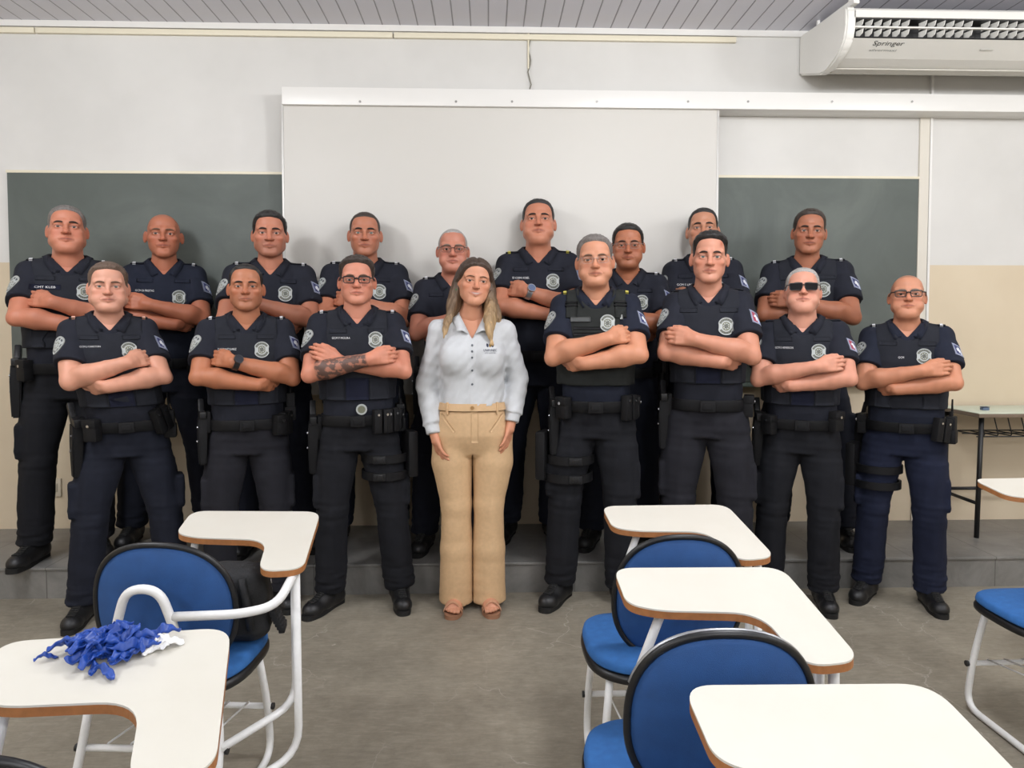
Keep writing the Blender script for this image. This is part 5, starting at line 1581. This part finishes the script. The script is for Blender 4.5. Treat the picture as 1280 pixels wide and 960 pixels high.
LENS = mat('clear_lens', (1, 1, 1, 1), .03, trans=1.0, spec=.3); LENSD = mat('dark_lens', (.004, .004, .005, 1), .08)
W_BLACK = mat('watch_black', (.01, .01, .011, 1), .35); W_FACE = mat('watch_glass', (.02, .022, .03, 1), .1); W_STEEL = mat('watch_steel', lin(170, 172, 176), .3, .9); W_BLUE = mat('watch_dial', lin(96, 110, 140), .2)
EP_WHITE = M_PATCH_WHITE; EP_SKIN = mat('rank_rose', lin(206, 160, 140), .6); EP_GOLD = mat('rank_yellow', lin(216, 206, 92), .6)

def officer(px, ytop, Y, base, label, skin, hair, brow, iris=None, shirt=None, trousers=None, vest=True, tattoo=None, glasses=None, tape=None, flag='blue', ep=True, kit=(), brow_t=.0070, beltz=.955, badge=(.072, 1.325), flaps=True, tape_at=(-.088, 1.345), tape_w=.085, belly_vest=None, buckle=None, nohair=False, marks=True, vmat=None, patch=None, **kw):
    P = Person(px, ytop, Y, base, label, **kw)
    P.p['vest'] = 'plate' if vest == 'plate' else 'navy'
    P.body(lin(*skin), tattoo=tattoo)
    if not nohair: P.hair(hair)
    P.brows(brow, brow_t); P.eyes(iris or M_IRIS_D)
    sh = shirt or SH; P.shirtm = sh
    so = P.shirt(sh)
    if vest:
        vm = vmat or (VB if vest == 'plate' else VE); P.vestm = vm
        vo = P.vest(vm, thick=.020 if vest == 'plate' else .012, scoop=.066)
        if vest == 'plate':
            for i in range(4):
                V, F, MI = decal(P.vb, (0, 0, 1.315-.026*i), (0, 1, 0), (0, 0, 1), .20, .013, .003, 10, 2); P.put('webbing', V, F, M_KIT, vo)
            for sg in (-1, 1):
                V, F, MI = decal(P.vb, (sg*.112, 0, 1.40), (0, 1, 0), (0, 0, 1), .052, .075, .006, 5, 6); P.put('shoulder_strap', V, F, VB, vo)
                for zz in (1.418, 1.432):
                    V, F, MI = decal(P.vb, (sg*.112, 0, zz), (0, 1, 0), (0, 0, 1), .060, .008, .010, 5, 2); P.put('strap_loop', V, F, M_KIT, vo)
            V, F, MI = decal(P.vb, (-.068, 0, 1.355), (0, 1, 0), (0, 0, 1), .090, .022, .006, 8, 3); P.put('name_plate', V, F, mat('name_plate_grey', lin(70, 72, 72), .6), vo)
            V, F, MI = decal(P.vb, (.118, 0, 1.365), (0, 1, 0), (0, 0, 1), .010, .020, .006, 4, 4, False); P.put('emblem', V, F, M_SILVER, vo)
        else:
            V, F, MI = decal(P.vb, (0, 0, 1.112), (0, 1, 0), (0, 0, 1), .105, .105, .0015, 8, 6); P.put('front_panel', V, F, VD, vo)
            for sg in (-1, 1):
                V, F, MI = decal(P.vb, (sg*.100, 0, 1.112), (0, 1, 0), (0, 0, 1), .085, .100, .005, 8, 6); P.put('side_panel', V, F, vm, vo)
    else: P.vb = P.sb; P.vestm = sh
    P.collar()
    if flaps and vest != 'plate':
        for sg in (-1, 1): P.flap(sg*.088, 1.388, .078, .020, P.vestm, .004)
    if badge: P.badge(badge[0], badge[1])
    if marks: P.sleeve_marks(flag, True, ep)
    if tape: P.name_tape(tape, tape_at[0], tape_at[1], tape_w, patch=patch)
    tr = P.trousers(trousers or TN)
    P.boots(M_BOOT)
    P.belt(M_KIT, z=beltz, bm=buckle)
    for k in kit: P.kit(*k)
    if glasses == 'black': P.glasses(G_BLACK, LENS, w=.049, h=.031, thick=.0034)
    elif glasses == 'thin': P.glasses(G_BLACK, LENS, w=.048, h=.031, thick=.0017)
    elif glasses == 'rimless': P.glasses(G_SILVER, LENS, w=.046, h=.028, rimless=True)
    elif glasses == 'sun': P.glasses(G_BLACK, LENSD, w=.058, h=.036, thick=.0026, wrap=1.2, dz=.002)
    return P
K1 = (('holster', -82), ('magazine', 58), ('pouch', -48), ('radio', 88))
K2 = (('holster', -86), ('pouch', 50), ('magazine', 74))
FR = dict(base=0.0)
# back row, on the platform
officer(83, 257, 3.78, HP, 'tall man at the far left of the back row, greying crew cut', (196, 136, 114), H_GREY, B_DARK, w=1.03, jaw=1.08, fat=.008, hpitch=7, bw=0.95, belly=.02, up='R', fl=-.17, fr=0.1, turnl=-25, tape='CMT KLEB', patch=VD, ep=EP_WHITE, kit=(('holster', -92, .0, 0, 1.1), ('pouch', -60)), htop=.010, nk=1.08, vest=True, trousers=TK, recess=.006, sw=0.72)
officer(204, 266, 4.09, HP, 'lean bald man standing against the green chalkboard, second from left in the back row', (184, 122, 98), None, B_BROWN, nohair=True, w=1.06, jaw=.86, face=1.04, hpitch=3, bw=0.82, up='R', uph='out', fl=-.18, fr=.20, vest=False, tape='GCM B FREITAS', flag='blue', ear=1.04, shirt=SHB, kit=K2, tape_at=(-.088, 1.335), badge=(.072, 1.30), scalp=((.12, .10, .09), .10), sw=0.64)
officer(337, 263, 3.88, HP, 'man with thick black hair and stubble in front of the edge of the white panel', (196, 138, 116), H_BLACK, B_DARK, w=1.03, jaw=1.05, stubble=.45, hpitch=0, bw=0.87, up='R', vest=False, fl=-.14, fr=.16, htop=0.013, hside=0.007, hline=.074, kit=K1, brow_t=.0075, nose=1.1, sw=0.8)
officer(456, 265, 4.03, HP, 'man with buzzed dark hair in front of the white panel, above the tattooed man', (190, 132, 108), H_DBROWN, B_DARK, w=1.03, jaw=.90, stubble=.15, bw=0.92, up='R', vest=False, fl=-.15, fr=.15, htop=.006, hside=.003, hline=.080, recess=.014, kit=K1, iris=M_IRIS_L, nk=1.05, sw=0.8)
officer(566, 286, 3.86, HP, 'older man in dark-rimmed glasses with short silver hair, partly hidden by the woman', (198, 140, 122), H_SILVER, B_GREY, glasses='thin', w=1.02, jaw=.96, fat=.006, bw=0.85, up='L', vest=False, fl=-.16, fr=.14, htop=.003, hside=.004, hline=.088, recess=.022, kit=K2, hroll=0, ep=EP_WHITE, sw=0.66)
P6 = officer(673, 249, 4.03, HP, 'tall broad man with chin raised and a silver watch, behind the woman', (198, 140, 116), H_BLACK, B_DARK, w=1.05, jaw=1.0, fat=.010, hpitch=9, bw=0.93, belly=.01, up='R', vest=False, fl=-.165, fr=0.08, htop=.010, hside=.004, tape='SD COSMO ROBEL', shirt=SH, kit=(('holster', -86), ('baton', 86), ('pouch', 52), ('magazine', -50)), nk=1.04, ep=EP_GOLD, sw=0.7)
P6.watch('R', W_STEEL, W_BLUE, 1.1, pos=.97)
officer(785, 279, 3.87, HP, 'man in rimless glasses with tan skin, between the two shoulders at centre right', (178, 120, 92), H_BLACK, B_DARK, glasses='rimless', w=1.04, jaw=.98, fat=.006, bw=0.86, up='R', vest=False, fl=-.19, fr=0.1, htop=.012, hside=.006, hpitch=-2, kit=(('baton', 62, .03), ('holster', -84), ('radio', 88)), stubble=.2, ep=EP_WHITE, sw=0.7)
officer(879, 260, 4.01, HP, 'dark-haired man whose lower face is hidden behind the man before him', (192, 144, 120), H_BLACK, B_DARK, w=0.98, jaw=.9, bw=0.85, up='R', vest=False, fl=-.14, fr=.14, htop=.008, hside=.004, hpitch=6, tape='GCM S LIMA', kit=K1, sw=0.62)
P9 = officer(1010, 261, 3.95, HP, 'man with dark wristband in front of the right end of the green chalkboard', (174, 120, 96), H_DBROWN, B_DARK, w=0.98, jaw=.90, bw=0.88, up='R', uph='out', vest=True, fl=-.14, fr=.20, htop=.012, hside=.006, hline=.080, recess=.008, turnr=10, kit=(('holster', -84), ('magazine', 90, -.22), ('pouch', 55)), hyaw=2, hroll=3, sw=0.8)
P9.watch('R', W_BLACK, W_FACE, 2.0, name='wristband', pos=.95)
# front row, on the floor
officer(137, 328, 3.42, 0, 'heavy-set man with brown hair at the left end of the front row', (216, 168, 150), H_BROWN, B_BROWN, w=1.06, jaw=1.12, fat=.012, hpitch=1, hyaw=-2, lean=-.062, rotz=4, bw=.90, belly=.015, up='L', fl=-.20, fr=.21, turnl=-20, turnr=10, htop=.014, hside=.006, hline=.080, tape='GCM J CARETON', ep=EP_SKIN, kit=(('holster', -78, .0, .12, 1.1), ('pouch', -44, 0, 0, 1.05), ('magazine', 52, .03, -.35, 1.1), ('radio', 80)), iris=M_IRIS_L, eyeopen=.85, sw=0.7)
PB = officer(307, 330, 3.465, 0, 'tanned man with black watch and high forehead, front row behind the left desks', (186, 130, 102), H_BLACK, B_DARK, w=1.03, jaw=1.0, stubble=.30, hpitch=4, bw=0.95, up='R', fl=-.15, fr=.15, htop=.010, hside=.003, hline=.088, recess=.016, tape='CLAS WANT SUAREZ', tape_at=(-.086, 1.33), kit=(('holster', -80, .02), ('pouch', 48), ('magazine', 66), ('radio', 88, .08)), brow_t=.0070, trousers=TC, ep=EP_WHITE, nk=1.05, sw=0.85)
PB.watch('R', W_BLACK, W_FACE, 1.15, pos=.95)
PC = officer(446, 320, 3.46, 0, 'man in black-rimmed glasses with a tattooed forearm, beside the woman', (212, 152, 132), H_DBROWN, B_BROWN, tattoo='L', glasses='black', w=1.06, jaw=.98, hpitch=3, bw=0.95, up='L', uph='out', lowh='out', fl=-.145, fr=.20, turnl=-35, turnr=4, htop=.016, hside=.005, hline=.080, quiff=0.006, tape='GCM F MOURA', tape_at=(-.075, 1.355), trousers=TK, kit=(('holster', -84, -.03, .1, 1.1), ('magazine', 32), ('magazine', 52), ('pouch', 76), ('radio', 96)), nk=1.08, badge=(.086, 1.345), iris=M_IRIS_L, sw=0.88)
PC.thigh_rig(M_KIT, 1, .76)
q_, a_ = PC.belt_point(4, 1.012, .012); mb = MB(); mb.tube([q_+Vector((0, .004, 0)), q_+Vector((0, -.008, 0))], .026, 20); PC.putm('belt_emblem', mb, M_SILVER, PC.belto)
mb = MB(); mb.tube([q_+Vector((0, -.0075, 0)), q_+Vector((0, -.0095, 0))], .018, 20); PC.putm('belt_emblem', mb, M_BADGE_MID, PC.belto)
PD = officer(745, 293, 3.47, 0, 'man in black plate vest with silver-rimmed spectacles, right of the woman', (208, 156, 130), H_GREY, B_BROWN, glasses='rimless', w=1.04, jaw=1.0, fat=.012, bw=0.85, belly=.012, up='L', vest='plate', fl=-.165, fr=.13, turnl=-22, htop=.014, hside=.005, hline=.084, recess=.010, trousers=TK, shirt=SHB, kit=(('holster', -78, -.02), ('pouch', -50), ('magazine', 56), ('pouch', 82)), badge=(.052, 1.338), flaps=False, ep=EP_GOLD, hroll=-2, sw=0.66, armw=1.02)
PD.thigh_rig(M_KIT, -1, .70)
PE = officer(886, 289, 3.43, 0, 'slim man with combed dark hair, front row behind the right-hand desks', (206, 154, 134), H_BLACK, B_DARK, w=0.96, jaw=.92, bw=0.86, up='R', uph='out', fl=-.14, fr=.15, htop=0.014, hside=0.004, hline=.078, quiff=0.006, flag='red', trousers=TC, kit=(('holster', -84), ('pouch', 84)), hroll=2, ear=1.05, iris=M_IRIS_L, mark=True, badge=(.075, 1.315), ep='plain', sw=0.6)
PF = officer(1004, 335, 3.43, 0, 'man in dark sunglasses with grey hair, front row at right', (216, 164, 146), H_SILVER, B_GREY, glasses='sun', w=1.05, jaw=1.06, fat=.012, hpitch=13, bw=0.9, belly=.012, up='L', uph='out', fl=-.15, fr=.125, turnr=8, htop=.010, hside=.005, hline=.084, tape='GCM E HEMERSON', flag='red', trousers=TK, kit=(('holster', -80, .0, .14, 1.1), ('pouch', 54, .03), ('pouch', -50)), nk=1.1, ep='plain', sw=0.8)
PG = officer(1135, 342, 3.42, 0, 'stocky man with shaved head and black glasses at the right end of the front row', (204, 150, 124), H_BLACK, B_GREY, nohair=True, glasses='black', w=1.04, jaw=1.0, fat=.006, hpitch=9, bw=0.95, belly=.016, up='L', uph='out', fl=-.165, fr=.135, turnl=-18, turnr=14, scalp=((.05, .04, .035), .40), hline=.090, recess=.016, trousers=TBL, shirt=SHB, tape='GCM', tape_at=(-.030, 1.318), tape_w=.026, kit=(('magazine', 50, 0, .15, 1.05), ('radio', 76), ('pouch', 100), ('pouch', -92), ('holster', -110)), ep=EP_WHITE, sw=0.75)
PG.thigh_rig(M_KIT, -1, .72, buckles=False)
WOMAN = make_woman()
# ------------------------------------------------------------------ lamps, camera
def ceiling_lamp(x, y, e):
    l = bpy.data.lights.new('ceiling_lamp', 'POINT'); l.energy = e; l.shadow_soft_size = .20; l.color = (.97, .985, 1.0)
    o = bpy.data.objects.new('ceiling_lamp', l); C.objects.link(o); o.location = (x, y, CZ-.34)
for x, y, e in ((-2.2, 1.9, 84), (1.1, 1.9, 84), (3.6, 1.9, 66), (-2.2, -1.0, 72), (1.1, -1.0, 72), (3.6, -1.0, 56), (-2.2, -3.2, 45), (1.1, -3.2, 45), (3.6, -3.2, 40)): ceiling_lamp(x, y, e)
w = bpy.data.worlds.new('room_air'); bpy.context.scene.world = w; w.use_nodes = True
w.node_tree.nodes['Background'].inputs[0].default_value = (.5, .5, .5, 1); w.node_tree.nodes['Background'].inputs[1].default_value = .2
cam = bpy.data.cameras.new('camera'); co = bpy.data.objects.new('camera', cam); C.objects.link(co)
cam.sensor_fit = 'HORIZONTAL'; cam.sensor_width = 36.0; cam.lens = 36.0*FPX/1280.0
cam.shift_x = (640-PPX)/1280*-1; cam.shift_y = (PPY-480)/1280.0; cam.clip_start = .05
M = Matrix(((_R[0], _U[0], -_F[0], 0), (_R[1], _U[1], -_F[1], 0), (_R[2], _U[2], -_F[2], CAMH), (0, 0, 0, 1)))
co.matrix_world = M
sc_ = bpy.context.scene; sc_.camera = co
vs = sc_.view_settings; vs.view_transform = 'Standard'; vs.look = 'None'; vs.gamma = 1.0; vs.exposure = 0.0; vs.use_curve_mapping = False
try:
    sc_.cycles.max_bounces = 8; sc_.cycles.diffuse_bounces = 4; sc_.cycles.use_denoising = True
except Exception: pass
